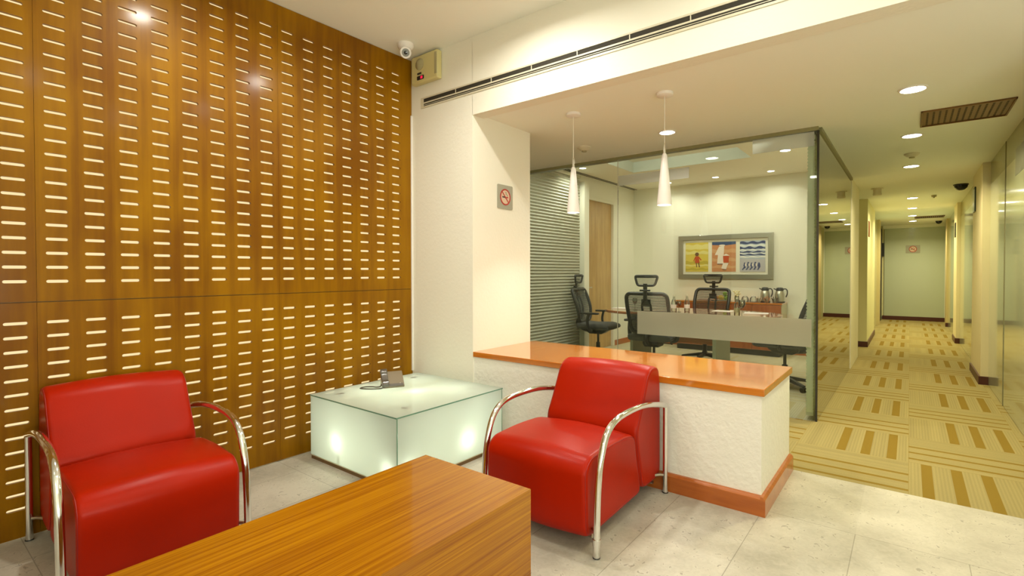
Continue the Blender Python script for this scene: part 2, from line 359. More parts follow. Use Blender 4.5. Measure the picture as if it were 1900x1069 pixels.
cc = MB().box(XG-.05, 2.8, YW+.12, YE+.2, CC, CC+.1).box(XL-.1, XG-.05, YW+.12, YG+.03, CC, CC+.1).box(-2.2, XG-.05, YF+.1, YE+.2, CC, CC+.1)
struct('ceiling_corridor', cc, M_CEIL, 'lower cream ceiling running from the counter down the corridor', 'ceiling')
struct('trim_beam', B(-2.587, 2.8, YW, YW+.12, CC-.02, CL), M_WALL, 'cream bulkhead beam above the counter', 'beam')
struct('wall_left', B(-3.45, -3.325, -2.8, YW, 0, CL), M_WALL, 'plaster wall behind the perforated panels')
struct('wall_front', MB().box(-3.45, XP, YW, YP, 0, CL), M_WALL, 'cream pier wall between the wood panels and the counter opening')
struct('wall_counter', MB().box(XP, -.59, YW+.008, YP+.04, 0, .610), M_ROUGH, 'low white textured plaster half wall under the wooden counter')
struct('wall_back', B(-3.45, 2.8, -2.8, -2.7, 0, CL), M_WALL, 'cream wall behind the viewer')
struct('wall_right', B(2.7, 2.8, -2.7, 3.62, 0, CL), M_WALL, 'cream wall on the right of the waiting area')
struct('wall_lobby_end', B(XRG+.05, 2.8, 3.62, 3.72, 0, CC), M_WALL, 'cream wall beside the corridor mouth')
# skirting of the half wall
def skirt(mb, pts, h, t=.018):
    for (a, b) in pts: pass
sk = MB(); prof = [(0, 0), (-.024, 0), (-.024, .088), (-.019, .094), (-.013, .100), (0, .102)]
sk.prism([(YW+.008+u, v) for u, v in prof], 'x', XP, -.59)
sk.prism([(-.59-u, v) for u, v in prof], 'y', YW-.016, YP+.04)
struct('baseboard_counter', sk, M_SKIRT, 'orange brown wooden baseboard along the white half wall', 'baseboard')
cnt = MB().box(XP, -.576, YW-.002, YP+.05, .612, .65)
tag(cnt.build('countertop', M_COUNTER, bevel=.003), 'long glossy orange wood countertop on the low white half wall', 'countertop')

# ---- meeting room shell
struct('wall_room_far', B(XL-.1, XG-.06, YF, YF+.1, 0, CR+.2), M_ROOMW, 'cream far wall of the meeting room with the framed pictures')
DY0, DY1, DZ = 6.874, 7.778, 2.385
rl = MB().box(XL-.1, XL, YP+.04, DY0-.05, 0, CR+.2).box(XL-.1, XL, DY1+.05, YF, 0, CR+.2).box(XL-.1, XL, DY0-.05, DY1+.05, DZ+.05, CR+.2)
struct('wall_room_left', rl, M_ROOMW, 'cream left wall of the meeting room with the wooden door')
struct('wall_room_side', B(XL-.1, -3.40, YP-.1, YP, 0, CC), M_WALL, 'cream wall closing the niche behind the pier')
dr = MB().box(XL-.06, XL-.03, DY0, DY1, 0.005, DZ).build('door_1', M_DOOR); dr['kind'] = 'structure'; dr['category'] = 'door'; dr['label'] = 'honey coloured wooden door in the left wall of the meeting room'
MB().box(XL-.03, XL+.02, DY0+.06, DY0+.075, 1.0, 1.015).box(XL+.01, XL+.022, DY0+.06, DY0+.17, 1.0, 1.018).build('handle', M_STEEL, dr, bevel=.003)
tr = MB()
for a, b in ((DY0-.05, DY0), (DY1, DY1+.05)): tr.box(XL-.08, XL+.015, a, b, 0, DZ+.05)
tr.box(XL-.08, XL+.015, DY0, DY1, DZ, DZ+.05)
struct('trim_1', tr, M_ROOMW, 'cream frame around the wooden door', 'door frame', bevel=.004)
struct('baseboard_room_left', MB().box(XL, XL+.015, DY1+.05, YF, 0, .09).box(XL, XG-.06, YF-.015, YF, 0, .09), M_SKIRT, 'wooden baseboard of the meeting room', 'baseboard')
struct('trim_2', B(XL, XL+.10, 6.66, 6.80, 0, CR-.12), M_ROOMW, 'narrow cream pilaster beside the pleated blind', 'pilaster')
# ceiling of the room with a raised tray
TX0, TX1, TY0, TY1, TZ = -3.25, -1.62, 5.75, 7.06, 2.885
rc = MB()
for a in ((XL, TX0, YG+.03, YF), (TX1, XG-.04, YG+.03, YF), (TX0, TX1, YG+.03, TY0), (TX0, TX1, TY1, YF)):
    rc.box(a[0], a[1], a[2], a[3], CR, CR+.06)
struct('ceiling_meeting_room', rc, M_ROOMC, 'cream meeting room ceiling around the raised tray', 'ceiling')
tr = MB().box(TX0-.02, TX1+.02, TY0-.02, TY0, CR, TZ).box(TX0-.02, TX1+.02, TY1, TY1+.02, CR+.06, TZ).box(TX0-.02, TX0, TY0, TY1, CR+.06, TZ).box(TX1, TX1+.02, TY0, TY1, CR+.06, TZ)
for f in (tr,): f.box(TX0, TX1, TY1-.004, TY1, CR, CR+.06).box(TX0, TX0+.004, TY0, TY1-.004, CR, CR+.06)
struct('trim_3', tr, M_TRAY, 'pale blue grey sides of the ceiling tray', 'ceiling tray')
struct('ceiling_tray', B(TX0-.02, TX1+.02, TY0-.02, TY1+.02, TZ, TZ+.05), M_ROOMC, 'cream top of the raised ceiling tray', 'ceiling')
trk = MB().box(XL+.03, XL+.045, 4.95, YF-.05, CR-.006, CR-.0005).box(XL+.075, XL+.09, 4.95, YF-.05, CR-.006, CR-.0005)
tag(trk.build('ceiling_track', M_SLOT), 'dark double curtain track on the meeting room ceiling along the left wall', 'track')
# glass front: header, sill, panes
struct('trim_4', MB().box(XL, XG, YG-.025, YG+.03, CC-.03, CC).box(XG-.03, XG+.02, YG+.03, 7.8, CC-.03, CC).box(XL, XG-.04, YG+.03, YG+.05, CC-.03, CR+.02).box(XG-.06, XG-.04, YG+.05, YF, CC-.03, CR+.02), simple('olive_metal', (.24, .22, .10), .4), 'olive metal head rail above the meeting room glass', 'rail')
def pane(name, x0, x1, y0, y1, z0, z1, m, label):
    o = MB().box(x0, x1, y0, y1, z0, z1).build(name, m); o['kind'] = 'structure'; o['category'] = 'window'; o['label'] = label; return o
w1 = pane('window_1', XL, -2.416, YG-.005, YG+.005, 0.004, CC-.03, M_GLASS, 'clear glass pane of the meeting room front, left of the joint')
w2 = pane('window_2', -2.410, XG-.012, YG-.005, YG+.005, 0.004, CC-.03, M_GLASS, 'clear glass pane of the meeting room front with frosted bands')
w3 = pane('window_3', XG-.005, XG+.005, YG+.006, 7.79, 0.004, CC-.03, M_GLASSC, 'clear glass pane of the meeting room along the corridor')
MB().box(-2.19, XG-.04, YG-.0075, YG-.0055, .618, .853).build('frosted_band', M_BAND, w2)['label'] = 'wide grey frosted band at table height'
MB().box(-1.105, XG-.03, YG-.0075, YG-.0055, 2.295, 2.415).build('frosted_band', M_BAND2, w2)['label'] = 'pale frosted band near the top right'
MB().box(-2.404, -1.667, YG-.0075, YG-.0055, 2.15, 2.255).build('frosted_band', M_BAND2, w2)['label'] = 'pale frosted band near the top left'
struct('trim_5', MB().box(XG-.011, XG+.005, YG-.006, YG+.005, 0, CC-.03), M_SLOT, 'black silicone edge at the glass corner', 'joint')
struct('trim_6', MB().box(-2.4155, -2.4105, YG-.006, YG+.006, 0, CC-.03), simple('joint_silicone', (.42, .42, .34), .4), 'thin grey joint between the two front panes', 'joint')

# ---- corridor shell
lw = MB().box(XG-.10, XG+.012, 7.80, 8.95, 0, CC)
struct('trim_7', lw, simple('white_post_paint', (.82, .77, .56), .6), 'cream white wall end between meeting room glass and side passage', 'post')
struct('wall_corridor_left', MB().box(-2.2, -.55, 10.2, 12.4, 0, CC), M_OLIVE, 'yellow green pier past the side passage')
struct('baseboard_corridor_left', MB().box(-2.2, -.535, 10.185, 10.2, 0, .09).box(-.55, -.535, 10.2, 12.4, 0, .09), M_DARKSK, 'dark red brown baseboard around the corridor pier', 'baseboard')
struct('wall_passage', B(-2.3, -2.2, YF+.1, YE, 0, CC), M_OLIVE, 'end wall of the side passage')
def gpane(name, x0, x1, y0, y1, z1, label, m=M_PAINTG):
    o = MB().box(x0, x1, y0, y1, 0.006, z1).build(name, m); o['kind'] = 'structure'; o['category'] = 'window'; o['label'] = label; return o
gpane('window_4', -.64, -.60, 12.4, 14.46, CC, 'pale green glass panel at the far left of the corridor', M_PAINTG2)
struct('trim_8', B(-.66, -.55, 14.46, 14.95, 0, CC), M_TIMBER, 'tan door frame post at the far left of the corridor', 'post')
struct('trim_9', B(-.66, -.575, 14.95, YE-.03, 0, CC-.1), M_SLOT, 'dark edge of the sliding door', 'door edge')
# right side
gr = gpane('window_5', XRG, XRG+.03, 3.62, 6.5, 2.20, 'large back painted green glass wall on the right, nearest part', M_PAINTG2)
gr2 = gpane('window_6', XRG, XRG+.03, 6.505, 7.6, 2.20, 'narrow green glass pane before the first corridor post', M_PAINTG2)
gpane('window_7', XRG, XRG+.03, 8.66, 11.68, 2.20, 'green glass pane between the first and second corridor posts', M_PAINTG2)
gpane('window_8', XRG, XRG+.03, 12.4, 15.05, CC, 'green glass pane past the second corridor post', M_PAINTG2)
struct('trim_10', MB().box(XRG, XRG+.03, 3.62, 7.6, 2.2, CC).box(XRG, XRG+.03, 8.66, 11.68, 2.2, CC), simple('olive_film', (.33, .31, .12), .15), 'olive band above the green glass wall', 'band')
struct('trim_11', MB().box(XRG-.004, XRG, 6.497, 6.508, 0, CC), simple('joint_dark', (.22, .2, .1), .4), 'thin vertical joint in the green glass wall', 'joint')
MB().box(XRG-.002, XRG, 3.7, 5.95, 2.05, 2.27).build('frosted_band', M_BAND2, gr)['label'] = 'pale frosted rectangle high on the glass'
M_POST = simple('pinkish_post_paint', (.80, .70, .46), .6)
struct('trim_12', B(.625, .72, 7.6, 8.66, 0, CC), M_POST, 'cream post on the right of the corridor, the nearest', 'post')
struct('trim_13', B(.640, .72, 11.68, 12.4, 0, CC), M_POST, 'cream post on the right of the corridor, the middle one', 'post')
struct('trim_14', B(.655, .72, 15.05, 15.6, 0, CC), M_TIMBER, 'tan post on the right of the corridor, the farthest', 'post')
struct('baseboard_posts', MB().box(.609, .725, 7.584, 7.6, 0, .09).box(.609, .625, 7.6, 8.66, 0, .09).box(.626, .725, 11.666, 11.68, 0, .09).box(.626, .64, 11.68, 12.4, 0, .09).box(.643, .725, 15.036, 15.05, 0, .09), M_DARKSK, 'dark red brown baseboards at the foot of the corridor posts', 'baseboard')
struct('wall_corridor_right', MB().box(XRG+.03, XRG+.10, 3.72, YE+.1, 0, CC).box(.70, XRG+.03, 15.6, YE, 0, CC), M_OLIVE, 'wall behind the green glass')
struct('wall_corridor_end', B(-2.2, .8, YE, YE+.1, 0, CC), M_OLIVE, 'wall at the end of the corridor')
d2 = MB().box(-.525, .70, YE-.03, YE, .10, CC-.08).build('door_2', simple('pale_door_glass', (.50, .56, .42), .2, coat=.3)); d2['kind'] = 'structure'; d2['category'] = 'door'; d2['label'] = 'pale grey green sliding door at the end of the corridor'
MB().box(-.575, -.53, YE-.05, YE-.03, 1.65, 2.0).build('handle', M_BLACK, d2)
struct('trim_15', MB().box(-.56, .72, YE-.03, YE, CC-.08, CC).box(.685, .72, YE-.035, YE-.03, .1, CC-.08), M_CEIL, 'white header and frame of the end door', 'door frame')
struct('baseboard_corridor_end', B(-.56, .72, YE-.045, YE-.0, 0, .10), M_DARKSK, 'dark base rail under the end door', 'baseboard')

# ------------------------------------------------------------------ perforated wood panels (curves with holes)
def perforated(y0, y1, z0, z1, cols, rows, label):
    cu = bpy.data.curves.new('perforated', 'CURVE'); cu.dimensions = '2D'; cu.fill_mode = 'BOTH'; cu.extrude = .009
    g = .0006
    def ring(pts):
        sp = cu.splines.new('POLY'); sp.points.add(len(pts)-1); sp.use_cyclic_u = True
        for i, (a, b) in enumerate(pts): sp.points[i].co = (a, b, 0, 1)
    ring([(y0+g, z0+g), (y1-g, z0+g), (y1-g, z1-g), (y0+g, z1-g)])
    L_, r_ = .0425, .0072
    for cy in cols:
        for cz in rows:
            pts = []
            for s_, a0 in ((1, -PI/2), (-1, PI/2)):
                for k in range(5):
                    a = a0+PI*k/4; pts.append((cy+s_*(L_-r_)+r_*math.cos(a), cz+r_*math.sin(a)))
            ring(pts)
    tmp = bpy.data.objects.new('tmp', cu); COL.objects.link(tmp)
    dg = bpy.context.evaluated_depsgraph_get(); dg.update()
    me = bpy.data.meshes.new_from_object(tmp.evaluated_get(dg)); COL.objects.unlink(tmp); bpy.data.objects.remove(tmp)
    me.transform(Matrix(((0, 0, 1, 0), (1, 0, 0, 0), (0, 1, 0, 0), (0, 0, 0, 1))))
    me.materials.clear(); me.materials.append(M_PANEL)
    o = bpy.data.objects.new('perforated_panel', me); COL.objects.link(o); o.location = (XW-.009, 0, 0)
    return tag(o, label, 'wall panel', 'slotted wooden wall panels')
UP = [1.209+.0683*k for k in range(25)]; LO = [1.0125-.0670*k for k in range(14)]
PIT = .1472
for (a, b, cols, nm) in ((-.69, .492, [.418-PIT*k for k in range(8)], 'leftmost column of panels'),
                         (.492, 1.673, [.569+PIT*k for k in range(8)], 'middle column of panels'),
                         (1.673, 2.808, [1.742+.1507*k for k in range(7)], 'column of panels next to the cream wall')):
    perforated(a, b, 1.113, CL-.004, cols, UP, 'tall upper varnished wood panel with lit slots, '+nm)
    perforated(a, b, 0.006, 1.110, cols, LO, 'short lower varnished wood panel with lit slots, '+nm)
struct('wall_left_plain', B(-3.325, XW, -2.7, -.69, 0, CL), M_PANEL, 'plain end of the wood cladding beyond the view')
bt = MB().box(-3.300, XW-.019, -.69, YW-.002, 1.095, 1.128)  # strips added behind the joints to stop glow showing through the gaps
for y_ in (.492, 1.673): bt.box(-3.300, XW-.019, y_-.018, y_+.018, .006, 1.094).box(-3.300, XW-.019, y_-.018, y_+.018, 1.129, CL-.004)
struct('trim_17', bt, M_PLINTH, 'dark strips added behind the joints of the wood panels to block light', 'added strip')
tag(B(-3.324, -3.315, -.69, YW-.002, .004, CL-.004).build('glowing_backing', M_BACK), 'cream glowing sheet standing in for lit plaster behind the slots of the wooden wall', 'glowing backing')  # added glowing sheet, stands in for a lit plaster wall
struct('trim_16', B(XW-.004, XW+.010, YW-.014, YW, .43, 2.55), M_WHITE, 'thin cream cable strip in the corner by the wood panels', 'cable strip')

# ------------------------------------------------------------------ fittings on walls and ceilings
# linear diffuser
ld = thing('linear_air_diffuser', 'long cream linear air diffuser with two dark slots on the beam', 'air vent', (-3.15, YW, 2.63))
m = MB().box(0, 5.2, -.006, 0, .030, .042).box(0, 5.2, -.006, 0, -.044, -.030).box(0, .03, -.006, 0, -.030, .030).box(0, 5.2, -.004, 0, -.009, .002)
m.build('frame', M_ALU, ld, bevel=.001)
MB().box(.03, 5.2, -.002, -.0005, .002, .030).build('slot', M_SLOT, ld)
MB().box(.03, 5.2, -.002, -.0005, -.030, -.009).build('slot', M_SLOT, ld)
m = MB()
for k in range(1, 12): m.box(.03+.36*k, .036+.36*k, -.0045, -.002, .002, .030)
m.box(.03, 5.2, -.0035, -.002, -.022, -.0185)
m.build('blade', M_ALU, ld)
# intercom / smoke panel
it = thing('intercom_speaker', 'cream square wall speaker with round grille and red display in the corner', 'speaker', (-3.06, YW, 2.885))
MB().box(-.155, .155, -.055, 0, -.112, .112).build('housing', M_CREAMP, it, bevel=.014, seg=3)
MB().box(.123, .150, -.058, -.053, -.08, .09).build('side_louvre', M_GREYP, it, bevel=.004)
Ty = Matrix.Rotation(PI/2, 4, 'X')
MB().lathe([(.046, 0), (.046, .006), (.030, .016), (.012, .020), (.001, .020)], T=Matrix.Translation((-.045, -.055, .035)) @ Ty).build('speaker_grille', M_GREYP, it, smooth=True)
MB().box(-.075, -.028, -.0575, -.055, -.045, -.030).box(-.068, -.060, -.0585, -.055, -.043, -.032).build('nameplate', M_BLACK, it)
d_ = MB().prism(roundpoly([(-.078, -.088), (.002, -.088), (.002, -.056), (-.078, -.056)], .008), 'y', -.058, -.055).build('display', M_BLACK, it)
MB().box(-.035, -.012, -.059, -.058, -.082, -.062).build('red_light', M_REDLED, d_)
# white turret camera
ct = thing('dome_camera', 'white turret security camera on the ceiling in the corner above the wood panels', 'security camera', (-3.07, 2.58, CL))
MB().lathe([(.062, 0), (.062, -.02), (.055, -.035), (.040, -.045)]).build('base', M_WHITE, ct, smooth=True)
dirv = Vector((3.07, -2.58, -1.7)).normalized(); Q = dirv.to_track_quat('Z', 'Y').to_matrix().to_4x4()
MB().ball((0, 0, -.062), .045).build('ball', M_WHITE, ct, smooth=True)
hd = MB().lathe([(.044, -.01), (.044, .040), (.040, .046), (.030, .046), (.030, .040)], T=Matrix.Translation((0, 0, -.064)) @ Q).build('camera_head', M_WHITE, ct, smooth=True)
MB().lathe([(.029, .038), (.029, .042), (.001, .043)], T=Matrix.Translation((0, 0, -.064)) @ Q).build('infrared_ring', simple('grey_ir_ring', (.25, .25, .22), .4), hd)
MB().lathe([(.014, .042), (.013, .049), (.001, .051)], T=Matrix.Translation((0, 0, -.064)) @ Q).build('lens', M_LENS, hd, smooth=True)
# no-smoking plates
def no_smoking(label, P, loc, rz, w, h, R):
    t = thing('no_smoking_sign', label, 'sign', loc, rz)       # local: x right, z up, faces -y
    MB().prism(roundpoly([(-w/2, -h/2), (w/2, -h/2), (w/2, h/2), (-w/2, h/2)], .012), 'y', -.006, 0).build('plate', M_SIGN, t)
    def ring(r0, r1, y0, y1, n=40):
        rr = [[(r*math.cos(2*PI*k/n), y, r*math.sin(2*PI*k/n)) for r, y in ((r0, y0), (r1, y0), (r1, y1), (r0, y1))] for k in range(n)]
        return MB().loft(rr, closed=True)
    MB().lathe([(R*.92, 0), (R*.92, .0006)], n=40, T=Matrix.Translation((0, -.006, 0)) @ Ty).build('roundel', M_SIGNPINK, t)
    m = ring(R*.84, R, -.0085, -.006); c = math.cos(PI/4)
    m.prism([(-.65*R, .56*R), (-.56*R, .65*R), (.65*R, -.56*R), (.56*R, -.65*R)], 'y', -.0085, -.0066); m.build('prohibition_ring', M_SIGNRED, t)
    MB().box(-.58*R, .05*R, -.0078, -.0066, -.09*R, .06*R).build('cigarette', M_BLACK, t)
    MB().box(.12*R, .55*R, -.0078, -.0066, -.09*R, .06*R).build('cigarette_tip', M_SIGNRED, t)
    MB().tube(smoothpath([(.45*R, -.0072, .12*R), (.35*R, -.0072, .3*R), (.12*R, -.0072, .35*R), (.18*R, -.0072, .55*R), (-.05*R, -.0072, .6*R)], 5), .0025, 6).build('smoke_mark', simple('smoke_grey', (.22, .30, .20), .5), t)
no_smoking('grey no smoking sign with red ring on the cream pier above the counter', M_SIGN, (XP, 3.192, 1.858), PI/2, .195, .193, .066)
no_smoking('small grey no smoking sign on the door at the end of the corridor', M_SIGN, (.06, YE-.031, 1.825), 0, .29, .20, .08)
# corridor plates
tag(MB().box(.611, .625, 8.30, 8.52, 1.98, 2.28).build('room_plate', simple('dark_green_plate', (.03, .06, .045), .2), bevel=.004), 'dark green room plate on the nearest right corridor post', 'sign', 'corridor room plates')
tag(MB().box(.628, .640, 11.9, 12.1, 1.86, 2.12).build('room_plate', simple('dark_plate', (.04, .05, .04), .3), bevel=.004), 'dark narrow room plate on the middle right corridor post', 'sign', 'corridor room plates')
tag(MB().box(-.55, -.538, 10.35, 10.55, 1.84, 2.10).build('room_plate', simple('red_brown_plate', (.25, .06, .02), .3), bevel=.004), 'red brown room plate on the left corridor pier', 'sign', 'corridor room plates')
# brown perforated ceiling grilles
def grille(x0, x1, y0, y1, label):
    t = thing('return_air_grille', label, 'air vent', ((x0+x1)/2, (y0+y1)/2, CC))
    a, b = (x1-x0)/2, (y1-y0)/2
    MB().box(-a, a, -b, b, -.004, -.0003).build('plate', M_BROWNG, t)
    MB().box(-a, a, -b, -b+.02, -.012, -.004).box(-a, a, b-.012, b, -.012, -.004).box(-a, -a+.012, -b, b, -.012, -.004).box(a-.012, a, -b, b, -.012, -.004).build('rim', M_BROWNG, t, bevel=.002)
    m = MB(); nx = 13
    for i in range(nx):
        for j in range(12):
            px = -a+.04+(2*a-.08)*i/(nx-1); py = -b+.045+(2*b-.09)*j/11
            m.box(px-.006, px+.006, py-.009, py+.009, -.0052, -.004)
    m.build('perforation', M_SLOT, t)
grille(.058, .575, 4.885, 5.385, 'brown perforated square ceiling grille at the corridor mouth')
grille(.078, .58, 14.10, 14.55, 'brown perforated ceiling grille deep in the corridor')
tag(MB().box(-.80, -.785, 5.05, 5.32, CR-.004, CR-.0005).box(-.755, -.74, 5.05, 5.32, CR-.004, CR-.0005).build('ceiling_slot_vent', M_SLOT), 'pair of short black vent slots in the meeting room ceiling corner', 'air vent')
# downlights
def downlight(x, y, z, r, label, group):
    t = thing('downlight', label, 'ceiling light', (x, y, z), 0, group)
    n = 28; rr = [[(q*math.cos(2*PI*k/n), q*math.sin(2*PI*k/n), zz) for q, zz in ((r, -.0005), (r*1.18, -.0005), (r*1.18, -.005), (r, -.008))] for k in range(n)]
    MB().loft(rr, closed=True).build('trim_ring', M_WHITE, t, smooth=True)
    MB().lathe([(r, -.001), (r, -.005), (r*.6, -.006)], n=n).build('diffuser', M_LIGHTON, t)
    return t
cl = ['nearest', 'second', 'third', 'fourth', 'fifth', 'sixth', 'farthest']
for i, (x, y) in enumerate(CORR_DL): downlight(x, y, CC, .068, 'round recessed downlight in the corridor ceiling, %s from the waiting area' % cl[i], 'corridor downlights')
downlight(-1.643, 4.244, CC, .062, 'round recessed downlight between the pendants and the glass front', 'corridor downlights')
rn = ['left', 'middle', 'right', 'by the door']
for i, (x, y) in enumerate(ROOM_DL): downlight(x, y, CR, .045, ('small round spotlight over the meeting room pictures, '+rn[i]) if i < 3 else 'small round spotlight by the wooden door of the meeting room', 'meeting room spotlights')
for i, (x, y) in enumerate(ROOM_FILL_DL): downlight(x, y, CR, .055, 'added round fill downlight in the meeting room ceiling just inside the glass', 'added meeting room downlights')
for i, (x, y) in enumerate(LOBBY_DL): downlight(x, y, CL, .062, 'round recessed downlight in the high ceiling, from a partly added set', 'waiting area downlights')
# smoke detectors, sensors, domes
def detector(x, y, label):
    t = thing('smoke_detector', label, 'smoke detector', (x, y, CC))
    MB().lathe([(.066, 0), (.066, -.010), (.045, -.028), (.030, -.036)]).build('housing', M_ALU, t, smooth=True)
    MB().lathe([(.024, -.034), (.024, -.046), (.014, -.048)]).build('sensing_cap', M_GREYP, t, smooth=True)
detector(-2.465, 4.258, 'cream smoke detector on the ceiling beside the left pendant')
detector(.008, 6.566, 'cream smoke detector between two corridor downlights')
t = thing('ceiling_sensor', 'small white cylindrical sensor hanging under the corridor ceiling', 'sensor', (-.376, 9.0, CC))
MB().lathe([(.075, 0), (.075, -.008), (.05, -.01)]).build('base', M_ALU, t, smooth=True)
MB().lathe([(.05, -.009), (.05, -.07), (.055, -.08), (.05, -.10)]).build('housing', M_ALU, t, smooth=True)
tag(MB().lathe([(.035, 0), (.03, -.03), (.012, -.03), (.012, -.045), (.001, -.046)], (.29, 10.33, CC)).build('sprinkler_head', M_GREYP, smooth=True), 'small dark sprinkler head on the corridor ceiling past the dome camera', 'sprinkler')
def dome(x, y, r, label):
    t = thing('black_dome_camera', label, 'security camera', (x, y, CC))
    MB().lathe([(r*1.1, 0), (r*1.1, -.012), (r, -.014)]).build('base', M_BLACK, t, smooth=True)
    MB().lathe([(r, -.013)]+[(r*math.cos(a*PI/16), -.013-r*.95*math.sin(a*PI/16)) for a in range(1, 8)]+[(.001, -.013-r*.95)]).build('dome', M_LENS, t, smooth=True)
dome(.544, 9.29, .075, 'black dome camera on the corridor ceiling at the right')
dome(.533, 15.67, .06, 'black dome camera near the end door of the corridor')
# pendants
def pendant(x, label):
    t = thing('pendant_lamp', label, 'pendant lamp', (x, 3.31, 0), 0, 'cone pendants over the counter')
    MB().lathe([(.055, CC-.0005), (.055, CC-.018), (.045, CC-.024), (.008, CC-.026)]).build('canopy', M_WHITE, t, smooth=True)
    MB().tube([(0, 0, CC-.022), (0, 0, 2.10)], .0028, 8).build('cord', simple('white_cord', (.75, .70, .6), .5) if 'white_cord' not in bpy.data.materials else bpy.data.materials['white_cord'], t)
    MB().lathe([(.004, 2.115), (.008, 2.10), (.010, 2.035)]).build('stem_cap', M_STEEL, t, smooth=True)
    MB().lathe([(.011, 2.045), (.018, 2.03), (.049, 1.705), (.049, 1.70), (.044, 1.70), (.044, 1.705), (.014, 2.02)]).build('shade', M_WHITE, t, smooth=True)
    MB().lathe([(.040, 1.713), (.040, 1.716), (.001, 1.718)]).build('bulb', M_LIGHTON, t)
pendant(-2.01, 'white cone pendant lamp over the counter, nearer the pier')
pendant(-1.30, 'white cone pendant lamp over the counter, in front of the pictures')

# ------------------------------------------------------------------ blinds
def pleated(y0, y1, z0, z1, x, depth, pitch, m, name='blind_fabric', parent=None):
    n = int((z1-z0)/pitch); fr = []
    for i in range(2*n+1): fr.append((x+(depth if i % 2 else 0), z0+i*pitch/2))
    vs = []; fs = []
    for k, y in enumerate((y0, y1)):
        for (a, b) in fr: vs.append((a, y, b))
    N = len(fr)
    th = [(a+.0015, b) for a, b in fr]
    for k, y in enumerate((y0, y1)):
        for (a, b) in th: vs.append((a, y, b))
    for i in range(N-1):
        fs.append((i, i+1, N+i+1, N+i)); fs.append((2*N+i, 3*N+i, 3*N+i+1, 2*N+i+1))
        fs.append((i, 2*N+i, 2*N+i+1, i+1)); fs.append((N+i, N+i+1, 3*N+i+1, 3*N+i))
    mb = MB(); mb._t(vs, fs); return mb.build(name, m, parent)
t = thing('pleated_blind', 'wide pale green pleated blind on the left wall behind the glass', 'blind', (0, 0, 0))
pleated(4.95, 6.64, .06, 2.66, XL+.012, .022, .043, M_BLIND, parent=t)
MB().box(XL+.004, XL+.05, 4.95, 6.64, 2.66, 2.70).build('head_rail', M_ALU, t)
MB().box(XL+.008, XL+.045, 4.95, 6.64, .03, .06).build('bottom_rail', M_ALU, t)
t = thing('pleated_blind', 'pale green pleated blind hanging along the corridor glass', 'blind', (0, 0, 0))
pt_ = .028; nn = int((2.36-.06)/pt_); left = []; right = []
for i in range(nn):
    for k in range(4):
        zz = .06+pt_*(i+k/4); left.append((XG-.080-.008*abs(math.sin(PI*k/4)), zz)); right.append((XG-.034+.005*abs(math.sin(PI*k/4)), zz))
fab = MB(); N_ = len(left); vs = []
for y in (YG+.045, 7.75): vs += [(a, y, b) for a, b in left]+[(a, y, b) for a, b in right]
fs = []
for i in range(N_-1):
    fs += [(i, i+1, 2*N_+i+1, 2*N_+i), (N_+i, 3*N_+i, 3*N_+i+1, N_+i+1), (i, N_+i, N_+i+1, i+1), (2*N_+i, 2*N_+i+1, 3*N_+i+1, 3*N_+i)]
fab._t(vs, fs); fab.build('blind_fabric', simple('corridor_blind_fabric', (.86, .82, .60), .8), t)
MB().box(XG-.085, XG-.03, YG+.05, 7.75, 2.36, 2.40).build('head_rail', M_ALU, t)
MB().box(XG-.085, XG-.03, YG+.05, 7.75, .03, .06).build('bottom_rail', M_ALU, t)

# ------------------------------------------------------------------ red armchairs
def cushion(prof, w, r=.035, bulge=.012, rings=9):
    """profile in (s, z) lofted across the width, rounded at both sides and slightly puffed"""
    n = len(prof); P = [Vector(p) for p in prof]; N = []
    area = sum(P[i].x*P[(i+1) % n].y-P[(i+1) % n].x*P[i].y for i in range(n)); sg = 1 if area > 0 else -1
    for i in range(n):
        d = (P[(i+1) % n]-P[i-1]).normalized(); N.append(Vector((d.y, -d.x))*sg)
    xs = []
    for k in range(6): a = PI/2*k/5; xs.append((-w/2+r*(1-math.sin(a)), -r*(1-math.cos(a))))
    xs = [(-w/2+r*(1-math.cos(PI/2*k/5)), -r*(1-math.sin(PI/2*k/5))) for k in range(6)]
    mid = [(-w/2+r+(w-2*r)*k/rings, None) for k in range(1, rings)]
    allx = xs+mid+[(-x, o) for x, o in xs[::-1]]
    out = []
    for x, off in allx:
        if off is None: off = bulge*math.sin(PI*(x+w/2-r)/(w-2*r))
        out.append([(P[i].x+N[i].x*off, x, P[i].y+N[i].y*off) for i in range(n)])
    return out
